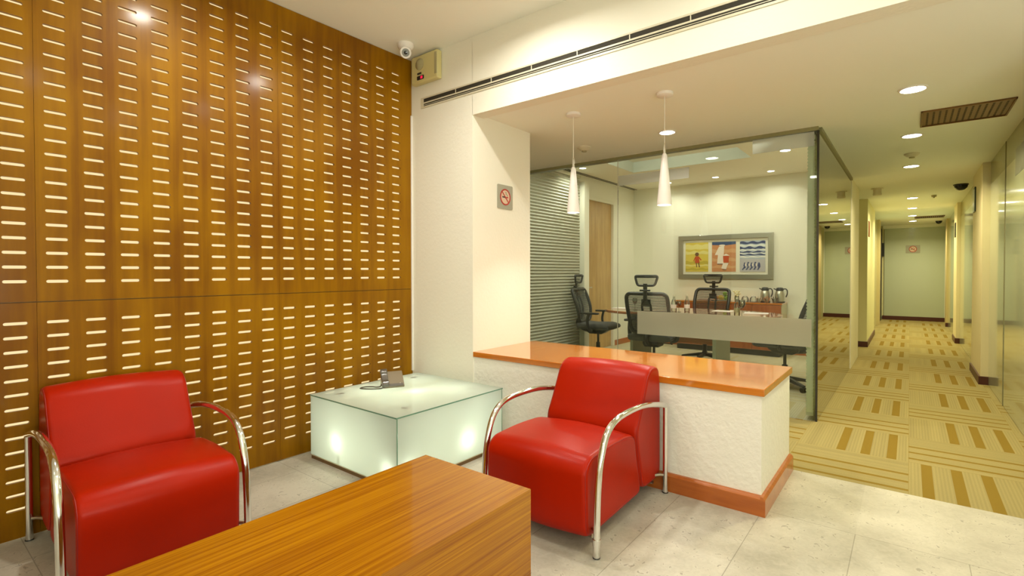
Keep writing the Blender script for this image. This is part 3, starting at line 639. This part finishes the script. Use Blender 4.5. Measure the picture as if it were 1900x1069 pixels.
def armchair(label, loc, rz):
    """local: +x is the direction the seat faces, origin at the rear foot centre line"""
    t = thing('armchair', label, 'armchair', loc, rz, 'red leather armchairs')
    W = .565
    seat = roundpoly([(.235, .075), (.845, .068), (.855, .375), (.80, .425), (.60, .435), (.40, .425), (.315, .40), (.300, .31)], [.06, .06, .07, .06, .1, .08, .05, .08], 5)
    back = roundpoly([(-.035, .078), (.222, .078), (.290, .31), (.312, .41), (.245, .52), (.155, .690), (.09, .725), (-.01, .712), (-.030, .60)], [.06, .06, .10, .05, .10, .06, .06, .06, .05], 5)
    s_ = MB().loft(cushion(seat, W, .024, .014)).build('seat', M_RED, t, smooth=True)
    b_ = MB().loft(cushion(back, W, .024, .012)).build('backrest', M_RED, t, smooth=True)
    for o, pr in ((s_, seat), (b_, back)):
        o.data.set_sharp_from_angle(angle=math.radians(80))
        for pg in o.data.polygons:
            if len(pg.vertices) > 12: pg.use_smooth = False
        rg = cushion(pr, W, .024, 0)
        for q in (2, -3): MB().tube(rg[q], .0019, 6, closed=True).build('seam', M_SEAM, o, smooth=True)
    arm = [(0, .497), (.06, .512), (.2, .543), (.34, .564), (.48, .570), (.60, .566), (.68, .548), (.735, .510), (.770, .455), (.795, .385), (.810, .30), (.818, .21), (.822, .12), (.824, .0)]
    for sy in (-1, 1):
        y = sy*.3225
        pts = smoothpath([(a, y, b) for a, b in arm], 4)
        f = MB().tube(pts, .0155, 12); f.tube([(0, y, 0), (0, y, .506)], .0145, 12)
        fo = f.build('arm_frame', M_CHROME, t, smooth=True)
        m = MB(); m.tube([(.8235, y, .055), (.8235, y, .085)], .018, 12)
        m.build('leg_collar', M_CHROME, fo, smooth=True)
        for fx in (0, .824): MB().lathe([(.013, .0), (.0165, .002), (.0165, .006), (.012, .007)], (fx, y, 0), n=14).build('foot_glide', M_BLACK, fo, smooth=True)
        MB().tube([(0, y, .10), (.02, y*.93, .105), (.05, y*.86, .105)], .008, 8).build('bracket', M_STEEL, t, smooth=True)
        MB().tube([(.822, y, .10), (.80, y*.93, .105), (.77, y*.84, .105)], .008, 8).build('bracket', M_STEEL, t, smooth=True)
    MB().tube([(.05, -.27, .064), (.05, .27, .064)], .011, 8).build('under_rail', M_STEEL, t, smooth=True)
    MB().tube([(.76, -.27, .058), (.76, .27, .058)], .011, 8).build('under_rail', M_STEEL, t, smooth=True)
    return t
# right chair: rear foot line at y=2.773 facing -y ; left chair: backs on to the wood wall
armchair('red leather armchair with chrome arms in front of the white half wall', (-1.3995, 2.765, 0), -PI/2+math.radians(.9))
a = math.radians(-2.3)
armchair('red leather armchair with chrome arms against the slotted wooden wall', (-3.236-math.sin(a)*.3225+.012, .447+math.cos(a)*.3225, 0), a)

# ------------------------------------------------------------------ coffee table
ct = thing('coffee_table', 'long solid teak coffee table with plain block sides in the foreground', 'coffee table', (0, 0, 0))
cx0, cx1, cy0, cy1, ch = -1.765, -1.160, .02, 1.592, .40
def yprism(poly, name): return MB().prism(poly, 'y', cy0, cy1).build(name, M_TEAK, ct)
yprism([(cx0, ch), (cx1, ch), (cx1-.035, ch-.035), (cx0+.035, ch-.035)], 'tabletop')
for a_, b_ in ((cx0, cx0+.035), (cx1, cx1-.035)): yprism([(a_, ch), (a_, 0), (b_, 0), (b_, ch-.035)], 'side_panel')
for a_, b_ in ((cy0+.002, cy0+.03), (cy1-.03, cy1-.002)): MB().box(cx0+.036, cx1-.036, a_, b_, 0, ch-.0355).build('end_panel', M_TEAK, ct, bevel=.002)

# ------------------------------------------------------------------ glass light table
gx0, gx1, gy0, gy1, gz = -3.165, -2.262, 1.822, 2.768, .430
gt = thing('glass_light_table', 'low square table of frosted glass lit from within', 'side table', ((gx0+gx1)/2, (gy0+gy1)/2, 0))
ox, oy = (gx0+gx1)/2, (gy0+gy1)/2; hx, hy = (gx1-gx0)/2, (gy1-gy0)/2
MB().box(-hx+.006, hx-.006, -hy+.006, hy-.006, 0, .022).build('plinth', M_PLINTH, gt)
MB().box(-hx+.004, hx-.004, -hy+.004, hy-.004, .022, .028).build('base_strip', simple('cream_strip', (.75, .68, .45), .4), gt)
def slab(name, x0, x1, y0, y1, z0, z1, thin, parent):
    m = MB().box(x0, x1, y0, y1, z0, z1); m.bm.faces.ensure_lookup_table(); m.bm.normal_update()
    for f in m.bm.faces:
        c = f.calc_center_median(); d = {'x': min(abs(c.x-x0), abs(c.x-x1)), 'y': min(abs(c.y-y0), abs(c.y-y1)), 'z': min(abs(c.z-z0), abs(c.z-z1))}
        q = {'x': abs(c.x), 'y': abs(c.y), 'z': c.z}[thin]; far_ = {'x': max(abs(x0), abs(x1)), 'y': max(abs(y0), abs(y1)), 'z': z1}[thin]
        f.material_index = (0 if abs(q-far_) < 1e-4 else 2) if d[thin] < 1e-5 else 1
    return m.build(name, [M_FROST, M_GEDGE, M_INNER], parent)
slab('glass_top', -hx, hx, -hy, hy, gz-.008, gz, 'z', gt)
slab('side_pane', -hx+.003, hx-.003, -hy+.003, -hy+.010, .029, gz-.009, 'y', gt)
slab('side_pane', -hx+.003, hx-.003, hy-.010, hy-.003, .029, gz-.009, 'y', gt)
slab('side_pane', -hx+.003, -hx+.010, -hy+.011, hy-.011, .029, gz-.009, 'x', gt)
slab('side_pane', hx-.010, hx-.003, -hy+.011, hy-.011, .029, gz-.009, 'x', gt)
for (px, py) in ((-3.018, 1.973), (-2.400, 1.995), (-3.03, 2.61), (-2.428, 2.612)):
    m = MB().lathe([(.022, gz-.022), (.022, gz-.0085)], (px-ox, py-oy, 0))
    m.build('corner_support', M_PLINTH, gt)
for p in TL[:6]:
    MB().tube([(p[0]-ox, p[1]-oy, .028), (p[0]-ox, p[1]-oy, p[2]-.05)], .012, 8).build('lamp_socket', M_WHITE, gt)

# desk phone
ph = thing('desk_phone', 'brown grey desk telephone with handset on the frosted glass table', 'telephone', (-2.935, 2.315, gz), math.radians(62)); ph.scale = (.86, .86, .86)
# local: faces -y
body = [(-.075, .012), (-.075, .022), (.045, .125), (.055, .125), (.07, .0), (-.07, .0)]
body = [(-.078, .0), (-.080, .018), (.028, .118), (.040, .118), (.060, .0)]
MB().prism(body, 'x', -.075, .10).build('body', M_PHONEB, ph, bevel=.006)
T = Matrix.Translation((0, -.026, .068)) @ Matrix.Rotation(math.radians(42.8), 4, 'X')
hs = MB().prism(roundpoly([(-.082, 0), (.082, 0), (.082, .034), (.05, .040), (.03, .028), (-.03, .028), (-.05, .040), (-.082, .034)], .008), 'x', -.085, -.030, T=T)
hs.build('handset', M_PHONE, ph, bevel=.006)
MB().box(-.02, .09, -.078, -.055, -.0, .006, T=T).build('button_strip', M_PHONE, ph)
MB().box(.062, .070, -.056, -.050, .002, .006, T=T).build('logo_mark', M_STEEL, ph)
cp = smoothpath([(-.058, -.082, .016), (-.10, -.085, .006), (-.17, -.07, .006), (-.235, -.03, .006), (-.245, -.0, .006), (-.20, .02, .008), (-.15, .0, .008), (-.12, -.03, .008), (-.09, -.03, .012), (-.07, -.0, .03)], 14)
m = MB().tube(cp, .0055, 8); m.build('cord', M_PHONE, ph, smooth=True)

# ------------------------------------------------------------------ meeting room furniture
TXc, TYc, TA, TB = -2.22, 6.43, 1.07, .58
tb = thing('meeting_table', 'glossy oval brown meeting table on panel legs behind the glass', 'table', (TXc, TYc, 0))
oval = []
for k in range(64):
    a = 2*PI*k/64; c, s_ = math.cos(a), math.sin(a); e = .72
    oval.append((TA*math.copysign(abs(c)**e, c), TB*math.copysign(abs(s_)**e, s_)))
MB().prism(oval, 'z', .718, .75).build('tabletop', M_TABLE, tb, bevel=.006)
for sx in (-.62, .42): MB().box(sx-.02, sx+.02, -.30, .30, 0, .717).build('leg', simple('grey_leg_panel', (.42, .43, .32), .5) if 'grey_leg_panel' not in bpy.data.materials else bpy.data.materials['grey_leg_panel'], tb)
MB().box(-.60, .40, -.01, .01, .35, .66).build('modesty_panel', M_TABLE, tb)

def office_chair(label, loc, rz):
    t = thing('office_chair', label, 'office chair', loc, rz, 'black mesh office chairs')      # faces +y
    for k in range(5):
        a = 2*PI*k/5+.3; T = Matrix.Rotation(a, 4, 'Z')
        MB().prism([(.03, .075), (.03, .12), (.10, .11), (.30, .075), (.315, .06), (.28, .055)], 'y', -.022, .022, T=T).build('base_leg', M_BLACK, t, bevel=.006)
        m = MB()
        for sx in (-.016, .016): m.lathe([(.001, -.009), (.024, -.009), (.027, 0), (.024, .009), (.001, .009)], n=16, T=T @ Matrix.Translation((.295, sx, .0275)) @ Matrix.Rotation(PI/2, 4, 'X'))
        m.box(.283, .307, -.006, .006, .028, .065, T=T)
        m.build('caster', M_BLACK, t, smooth=True)
    MB().lathe([(.034, .07), (.036, .13), (.030, .14), (.028, .24), (.016, .245), (.016, .40)], n=16).build('gas_lift', M_BLACK, t, smooth=True)
    MB().prism([(-.16, .40), (-.10, .365), (.08, .365), (.15, .41), (.15, .44), (-.16, .44)], 'x', -.09, .09).build('tilt_mechanism', M_BLACK, t, bevel=.01)
    MB().tube([(.08, .02, .405), (.19, .02, .40), (.215, .02, .395)], .006, 8).build('lever', M_BLACK, t)
    sp = roundpoly([(-.24, .445), (.22, .435), (.265, .455), (.25, .50), (.15, .525), (-.10, .515), (-.245, .525)], .03, 4)
    rings = cushion([(a, b) for a, b in sp], .50, .035, .006)
    MB().loft([[(y, x, z) for (x, y, z) in r] for r in rings]).build('seat', M_FABRIC, t, smooth=True)
    # back frame: rounded loop following a lumbar curve
    def yb(z): return -.235-.035*math.sin((z-.5)/.5*PI)*.0-.10*((z-.62)/.4)**2*.6-.0+.03*math.cos((z-.62)*7)
    lp = roundpoly([(-.205, .54), (.205, .54), (.245, .80), (.235, 1.0), (-.235, 1.0), (-.245, .80)], [.08, .08, .15, .06, .06, .15], 6)
    MB().tube([(x, yb(z), z) for x, z in lp], .023, 10, closed=True, flat=1.0).build('back_frame', M_BLACK, t, smooth=True)
    m = MB(); z = .57
    while z < .985:
        hw = .215+.025*min(1, (z-.54)/.26) if z < .8 else .228
        m.tube([(x_*hw, yb(z)-.022*(1-x_*x_), z) for x_ in (-1, -.6, -.2, .2, .6, 1)], .0052, 4); z += .0165
    m.build('back_mesh', M_MESHB, t)
    m = MB()
    m.tube(smoothpath([(0, -.10, .40), (0, -.22, .42), (0, -.32, .50), (0, yb(.62)-.05, .62)], 5), .030, 8)
    for sx in (-1, 1): m.tube(smoothpath([(0, yb(.60)-.05, .58), (sx*.045, yb(.68)-.045, .68), (sx*.05, yb(.80)-.04, .80), (sx*.045, yb(.88)-.04, .88), (0, yb(.95)-.035, .95)], 5), .014, 8)
    m.box(-.05, .05, yb(.88)-.055, yb(.88)-.03, .86, .94)
    m.build('spine', M_BLACK, t, smooth=True)
    m = MB().box(-.022, .022, yb(.97)-.05, yb(.97)-.025, .92, 1.12).box(-.06, .06, yb(1)-.05, yb(1)-.02, 1.03, 1.05)
    m.build('headrest_stem', M_BLACK, t, bevel=.006)
    hy_ = yb(1.0)-.01
    lp = roundpoly([(-.10, 1.095), (.10, 1.095), (.135, 1.205), (-.135, 1.205)], .03, 5)
    hr = MB().tube([(x, hy_+.9*x*x*1.6, z) for x, z in lp], .014, 8, closed=True).build('headrest', M_BLACK, t, smooth=True)
    m = MB()
    for k in range(8):
        z = 1.105+.013*k; hw = .10+.03*k/7
        m.tube([(x_*hw, hy_+1.44*(x_*hw)**2+.006*(1-x_*x_), z) for x_ in (-1, -.5, 0, .5, 1)], .0025, 4)
    m.tube([(x_*.125, hy_+1.44*(x_*.125)**2+.012, 1.195) for x_ in (-1, -.5, 0, .5, 1)], .012, 6)
    m.build('headrest_mesh', M_MESHB, hr)
    for sx in (-1, 1):
        m = MB().tube(smoothpath([(sx*.20, -.02, .43), (sx*.275, -.03, .46), (sx*.285, -.05, .56), (sx*.285, -.03, .66)], 4), .018, 8, flat=1.3)
        ar = m.build('armrest', M_BLACK, t, smooth=True)
        MB().prism(roundpoly([(sx*.285-.042, -.15), (sx*.285+.042, -.15), (sx*.285+.038, .12), (sx*.285-.038, .12)], .025), 'z', .66, .685).build('arm_pad', M_BLACK, ar, bevel=.006)
    return t
oc = office_chair('black mesh office chair at the left end of the table by the pleated blind', (-3.53, 6.50, 0), -PI/2+.12)
dup(oc, (-2.40, 5.80, 0), .10, 'black mesh office chair with its back to the glass, nearest the front', 'black mesh office chairs')
dup(oc, (-2.25, 7.23, 0), PI-.05, 'black mesh office chair on the far side of the table, in front of the sideboard', 'black mesh office chairs')
dup(oc, (-1.06, 6.15, 0), PI/2-.15, 'black mesh office chair at the right table end, partly behind the corridor blind', 'black mesh office chairs')

# sideboard
sb = thing('sideboard', 'low reddish wooden sideboard with orange top under the framed pictures', 'sideboard', (0, 0, 0))
sx0, sx1, sy0 = -3.03, -1.455, 8.17
MB().box(sx0+.03, sx1-.03, sy0+.04, YF-.02, 0, .085).build('plinth', M_BLACK, sb)
MB().box(sx0, sx1, sy0+.02, YF-.02, .085, .765).build('body', simple('cream_side_panel', (.60, .56, .40), .5), sb, bevel=.002)
MB().box(sx0-.005, sx1+.005, sy0-.005, YF-.018, .765, .79).build('top', M_COUNTER, sb, bevel=.002)
nd = 4; wd = (sx1-sx0-.01)/nd
for k in range(nd):
    x0 = sx0+.005+wd*k
    d_ = MB().box(x0+.002, x0+wd-.002, sy0, sy0+.019, .09, .76).build('door', M_CABINET, sb, bevel=.0015)
    hx_ = x0+wd-.04 if k % 2 == 0 else x0+.04
    MB().tube([(hx_, sy0-.001, .56), (hx_, sy0-.022, .565), (hx_, sy0-.022, .655), (hx_, sy0-.001, .66)], .005, 6).build('handle', M_STEEL, d_, smooth=True)
# thermos jugs
def thermos(x, y, label):
    t = thing('thermos_jug', label, 'thermos', (x, y, .79), -.35, 'steel coffee thermoses')
    MB().lathe([(.068, .0), (.070, .006), (.070, .018), (.067, .02)], n=20).build('foot_ring', M_BLACK, t, smooth=True)
    MB().lathe([(.067, .02), (.068, .06), (.066, .12), (.058, .155), (.050, .175)], n=20).build('body', M_STEEL, t, smooth=True)
    MB().lathe([(.051, .174), (.052, .190), (.049, .212), (.040, .222), (.02, .226)], n=20).build('lid', M_BLACK, t, smooth=True)
    MB().prism([(-.045, .195), (-.095, .212), (-.088, .200), (-.045, .180)], 'y', -.016, .016).build('spout', M_BLACK, t, bevel=.003)
    MB().tube(smoothpath([(.045, 0, .20), (.09, 0, .205), (.112, 0, .18), (.112, 0, .13), (.095, 0, .085)], 5), .0085, 8).build('handle', M_BLACK, t, smooth=True)
    return t
th = thermos(-1.725, 8.42, 'steel thermos jug with black lid on the sideboard, left of the pair')
dup(th, (-1.525, 8.42, .79), -.35, 'steel thermos jug with black lid at the right end of the sideboard', 'steel coffee thermoses')
M_TEA = simple('orange_packets', (.75, .28, .12), .6); M_TEA2 = simple('dark_packets', (.12, .10, .06), .6); M_TEA3 = simple('pale_packets', (.80, .66, .52), .6)
for i, (x, mm, lb) in enumerate(((-1.80, M_TEA3, 'small glass cup of pale sugar packets left of the thermoses'), (-1.69, M_TEA, 'small glass cup of orange packets before the left thermos'), (-1.585, M_TEA2, 'small glass cup of dark tea bags before the right thermos'))):
    t = thing('glass_cup', lb, 'cup', (x*.985, 8.24, .79), 0, 'small glass cups on the sideboard')
    MB().lathe([(.026, 0), (.033, .065), (.031, .065), (.024, .004)], n=18).build('cup', M_CLEAR, t, smooth=True)
    m = MB()
    for k in range(4): m.box(-.018+.010*k, -.012+.010*k, -.015, .015, .006, .085+.008*((k*7) % 3), T=Matrix.Rotation(.2*(k-1.5), 4, 'Y'))
    m.build('packets', mm, t)
for i, (x, lb) in enumerate(((-1.995, 'clear upturned glass bowl on the sideboard, left of two'), (-1.875, 'clear upturned glass bowl on the sideboard, right of two'))):
    t = thing('glass_bowl', lb, 'bowl', (x, 8.36, .79), 0, 'upturned bowls on the sideboard')
    MB().lathe([(.056, 0), (.056, .02), (.05, .06), (.03, .085), (.001, .09)], n=20).build('bowl', M_CLEAR, t, smooth=True)
    MB().lathe([(.05, .001), (.05, .008), (.001, .009)], n=20).build('napkin', M_WHITE, t)
t = thing('flower_vase', 'small clear vase with pale yellow blossoms on the sideboard', 'vase', (-2.115, 8.36, .79))
MB().lathe([(.03, 0), (.036, .05), (.03, .09), (.028, .09), (.03, .05), (.026, .006)], n=18).build('vase', M_CLEAR, t, smooth=True)
m = MB()
for k in range(16):
    a = k*2.4; r_ = .012+.045*(k/16); m.ball((r_*math.cos(a), r_*math.sin(a), .125+.035*math.sin(k*1.7)), .014, 8)
m.build('blossoms', simple('pale_yellow_petals', (.82, .72, .42), .7), t, smooth=True)
m = MB()
for k in range(6): a = k*1.05; m.tube([(0, 0, .01), (.02*math.cos(a), .02*math.sin(a), .07), (.04*math.cos(a), .04*math.sin(a), .12)], .002, 5)
m.build('stems', simple('green_stem', (.2, .35, .1), .6), t)
t = thing('fruit_platter', 'wooden tray of green and yellow fruit behind the far office chair', 'platter', (-2.33, 8.36, .79))
MB().lathe([(.10, 0), (.15, .012), (.15, .016), (.10, .006)], n=24).build('plate', M_ALU, t, smooth=True)
t['category'] = 'platter'
for k, (x, y, z, c, r_) in enumerate(((.045, .035, .057, 0, .040), (.088, -.04, .055, 0, .038), (-.04, .045, .057, 1, .040), (.005, -.05, .054, 1, .036), (.04, -.005, .122, 0, .034), (-.095, -.015, .054, 2, .036))):
    nm = ('green_apple', 'yellow_lemon', 'orange_fruit')[c]; lb = ('green fruit at the back of the sideboard tray', 'green fruit at the right of the sideboard tray', 'yellow fruit at the back of the sideboard tray', 'yellow fruit at the front of the sideboard tray', 'green fruit on top of the heap on the sideboard tray', 'orange fruit at the left of the sideboard tray')[k]
    mt = bpy.data.materials.get(nm) or simple(nm, ((.30, .55, .04), (.80, .52, .05), (.80, .25, .02))[c], .35)
    tag(MB().ball((-2.33+x, 8.36+y, .79+z-.006), r_, 14).build(nm, mt, smooth=True), lb, 'fruit', 'fruit on the sideboard tray')
tag(MB().prism(roundpoly([(-2.68, 8.26), (-2.48, 8.26), (-2.48, 8.46), (-2.68, 8.46)], .02), 'z', .79, .815).build('serving_tray', simple('pinkish_tray', (.62, .42, .32), .5), bevel=.004), 'flat pinkish serving tray on the sideboard, left of the fruit', 'tray')
# bottles and glasses on the table
def bottle(x, y, label, tint=None):
    t = thing('water_bottle', label, 'bottle', (x, y, .75), 0, 'water bottles on the meeting table')
    MB().lathe([(.030, 0), (.033, .01), (.033, .10), (.028, .135), (.013, .165), (.012, .195)], n=18).build('bottle', M_CLEAR, t, smooth=True)
    MB().lathe([(.014, .192), (.014, .212), (.001, .213)], n=14).build('cap', M_ALU, t, smooth=True)
    MB().lathe([(.0335, .045), (.0335, .09)], n=18).build('bottle_label', tint or M_WHITE, t)
    return t
bottle(-2.33, 6.26, 'clear water bottle at the left edge of the pair on the table')
bottle(-2.20, 6.36, 'clear water bottle nearer the far chair on the table')
bottle(-1.53, 6.06, 'dark necked water bottle beside the wine glass on the table', M_GREYP)
def goblet(x, y, label, s=1.0, wine=None):
    t = thing('wine_glass', label, 'glass', (x, y, .75), 0, 'stemmed glasses on the meeting table')
    MB().lathe([(.036*s, 0), (.034*s, .003), (.005*s, .008), (.004*s, .08*s), (.012*s, .09*s), (.034*s, .12*s), (.038*s, .15*s), (.032*s, .185*s), (.030*s, .185*s), (.035*s, .15*s), (.031*s, .122*s), (.004, .095*s)], n=20).build('goblet', M_CLEAR, t, smooth=True)
    MB().lathe([(.006*s, .097*s), (.029*s, .122*s), (.034*s, .145*s), (.001, .146*s)], n=18).build('drink', wine, t, smooth=True)
goblet(-1.47, 6.02, 'stemmed wine glass with amber drink on the meeting table', 1.0, simple('amber_drink', (.45, .26, .12), .2))
goblet(-2.27, 6.27, 'stemmed glass with red drink between the two water bottles', .75, simple('red_drink', (.42, .06, .03), .2))
goblet(-2.85, 6.25, 'small stemmed glass standing at the left part of the table', .85, M_CLEAR)
tag(MB().prism(roundpoly([(-1.56, 6.47), (-1.30, 6.52), (-1.33, 6.72), (-1.59, 6.66)], .01), 'z', .7505, .754).build('notepad', M_WHITE), 'white notepad lying on the right end of the meeting table', 'notepad')
tag(MB().prism(roundpoly([(-1.98, 6.62), (-1.75, 6.62), (-1.75, 6.80), (-1.98, 6.80)], .01), 'z', .7505, .754).build('paper_sheet', M_WHITE), 'white sheet of paper lying in the middle of the table', 'paper')
tag(MB().prism(roundpoly([(-3.22, 6.30), (-3.00, 6.30), (-3.00, 6.52), (-3.22, 6.52)], .01), 'z', .7505, .756).build('writing_pad', M_WHITE), 'white writing pad on the left end of the meeting table', 'notepad')

# ------------------------------------------------------------------ framed pictures
fr = thing('framed_pictures', 'wide brushed silver frame holding three colourful paintings on the room wall', 'picture frame', (-2.378, YF, 1.497))
FW, FH, B_ = .735, .361, .075
m = MB()
for P in ([(-FW, -FH), (FW, -FH), (FW-B_, -FH+B_), (-FW+B_, -FH+B_)], [(-FW, FH), (-FW+B_, FH-B_), (FW-B_, FH-B_), (FW, FH)],
          [(-FW, -FH), (-FW+B_, -FH+B_), (-FW+B_, FH-B_), (-FW, FH)], [(FW, -FH), (FW, FH), (FW-B_, FH-B_), (FW-B_, -FH+B_)]):
    m.prism(P, 'y', -.035, -.002)
m.build('frame', M_STEEL, fr, bevel=.002)
MB().box(-FW+B_, FW-B_, -.012, -.004, -FH+B_, FH-B_).build('mat_board', simple('cream_mat', (.80, .76, .62), .6), fr)
def C_(n, c): return bpy.data.materials.get(n) or simple(n, c, .6)
def paint(name, x0, x1, base, shapes, label):
    """base colour panel with flat painted shapes; shapes: (colour, polygon in 0..1 coords)"""
    mats = [base]; mb = MB().box(x0, x1, -.016, -.012, -.243, .243); W, H = x1-x0, .486
    for i, (c, poly) in enumerate(shapes):
        if c not in mats: mats.append(c)
        mb.mi = mats.index(c); y = -.0163-.0003*i
        mb.prism([(x0+W*u, -.243+H*v) for u, v in poly], 'y', y, -.0155)
    o = mb.build(name, mats, fr); o['label'] = label
def blob(cx, cy, rx, ry, n=14, w=0): return [(cx+rx*math.cos(2*PI*k/n)*(1+w*math.sin(3*k)), cy+ry*math.sin(2*PI*k/n)) for k in range(n)]
def wave(y, h, ph, amp=.02, n=14):
    a = [(k/n, y+amp*math.sin(k*1.1+ph)) for k in range(n+1)]; b = [(1-k/n, y-h+amp*.5*math.sin((n-k)*1.1+ph+1)) for k in range(n+1)]; return a+b
yel = C_('yellow_paint', (.66, .52, .08)); yel2 = C_('ochre_paint', (.50, .40, .05)); pal = C_('pale_yellow_paint', (.74, .66, .24)); redp = C_('red_dress_paint', (.50, .07, .015)); brn = C_('brown_paint', (.14, .07, .025))
paint('painting', -.617, -.243, yel, [(pal, wave(.93, .16, 0)), (pal, wave(.70, .10, 2)), (yel2, wave(.36, .10, 1)), (yel2, wave(.12, .07, 3)), (pal, wave(.24, .05, 0)),
    (brn, blob(.51, .60, .085, .065, w=.1)), (redp, [(.44, .53), (.58, .53), (.63, .30), (.42, .30)]), (redp, [(.44, .53), (.46, .50), (.38, .36), (.35, .38)]), (redp, [(.58, .53), (.56, .50), (.68, .38), (.71, .41)]), (brn, [(.46, .31), (.50, .31), (.52, .16), (.48, .15)]), (brn, [(.56, .31), (.60, .31), (.64, .16), (.60, .15)])], 'yellow painting of a small figure in red')
ter = C_('terracotta_paint', (.55, .24, .10)); tere = C_('tan_paint', (.62, .34, .16)); blu = C_('deep_blue_paint', (.03, .07, .17)); wht = C_('white_paint', (.80, .70, .60)); shd = C_('shadow_brown_paint', (.16, .09, .06))
paint('painting', -.183, .187, ter, [(blu, [(0, 1), (1, 1), (1, .91), (.6, .88), (0, .90)]), (tere, wave(.75, .12, 1)), (tere, wave(.45, .10, 2)), (tere, wave(.2, .08, 4)),
    (wht, blob(.43, .88, .13, .03)), (wht, [(.30, .84), (.52, .86), (.50, .56), (.12, .56)]), (wht, [(.26, .56), (.48, .56), (.50, .27), (.22, .27)]), (shd, [(.22, .27), (.52, .27), (.5, .24), (.25, .24)]),
    (redp, [(.47, .52), (.72, .52), (.70, .30), (.49, .31)]), (wht, [(.44, .53), (.60, .60), (.75, .53)]), (wht, [(.48, .29), (.70, .29), (.60, .08), (.40, .11)]), (shd, [(.44, .08), (.62, .08), (.6, .05), (.46, .05)])], 'terracotta painting of two walking figures in white and red')
sea = C_('grey_blue_paint', (.42, .48, .56)); foam = C_('foam_paint', (.74, .74, .70)); nav = C_('navy_paint', (.03, .05, .15)); sand = C_('grey_sand_paint', (.46, .44, .46))
paint('painting', .249, .619, sea, [(nav, wave(.97, .07, 0, .025)), (foam, wave(.87, .05, 1, .02)), (nav, wave(.80, .07, 2, .03)), (foam, wave(.72, .04, 0, .02)), (nav, wave(.66, .05, 3, .025)), (foam, wave(.60, .03, 1, .02)), (nav, wave(.57, .04, 2, .02)), (foam, wave(.50, .05, 0, .015)), (sand, [(0, 0), (1, 0), (1, .40), (0, .42)])]
    + [(nav, blob(.20+.14*k, .20+.02*(k % 2), .05, .10, w=.25)) for k in range(5)] + [(wht, blob(.23+.14*k, .22, .022, .06, w=.2)) for k in range(4)] + [(nav, [(.08+.15*k, .06), (.14+.15*k, .06), (.22+.15*k, .16), (.17+.15*k, .16)]) for k in range(5)], 'blue painting of waves above dark and white figures')
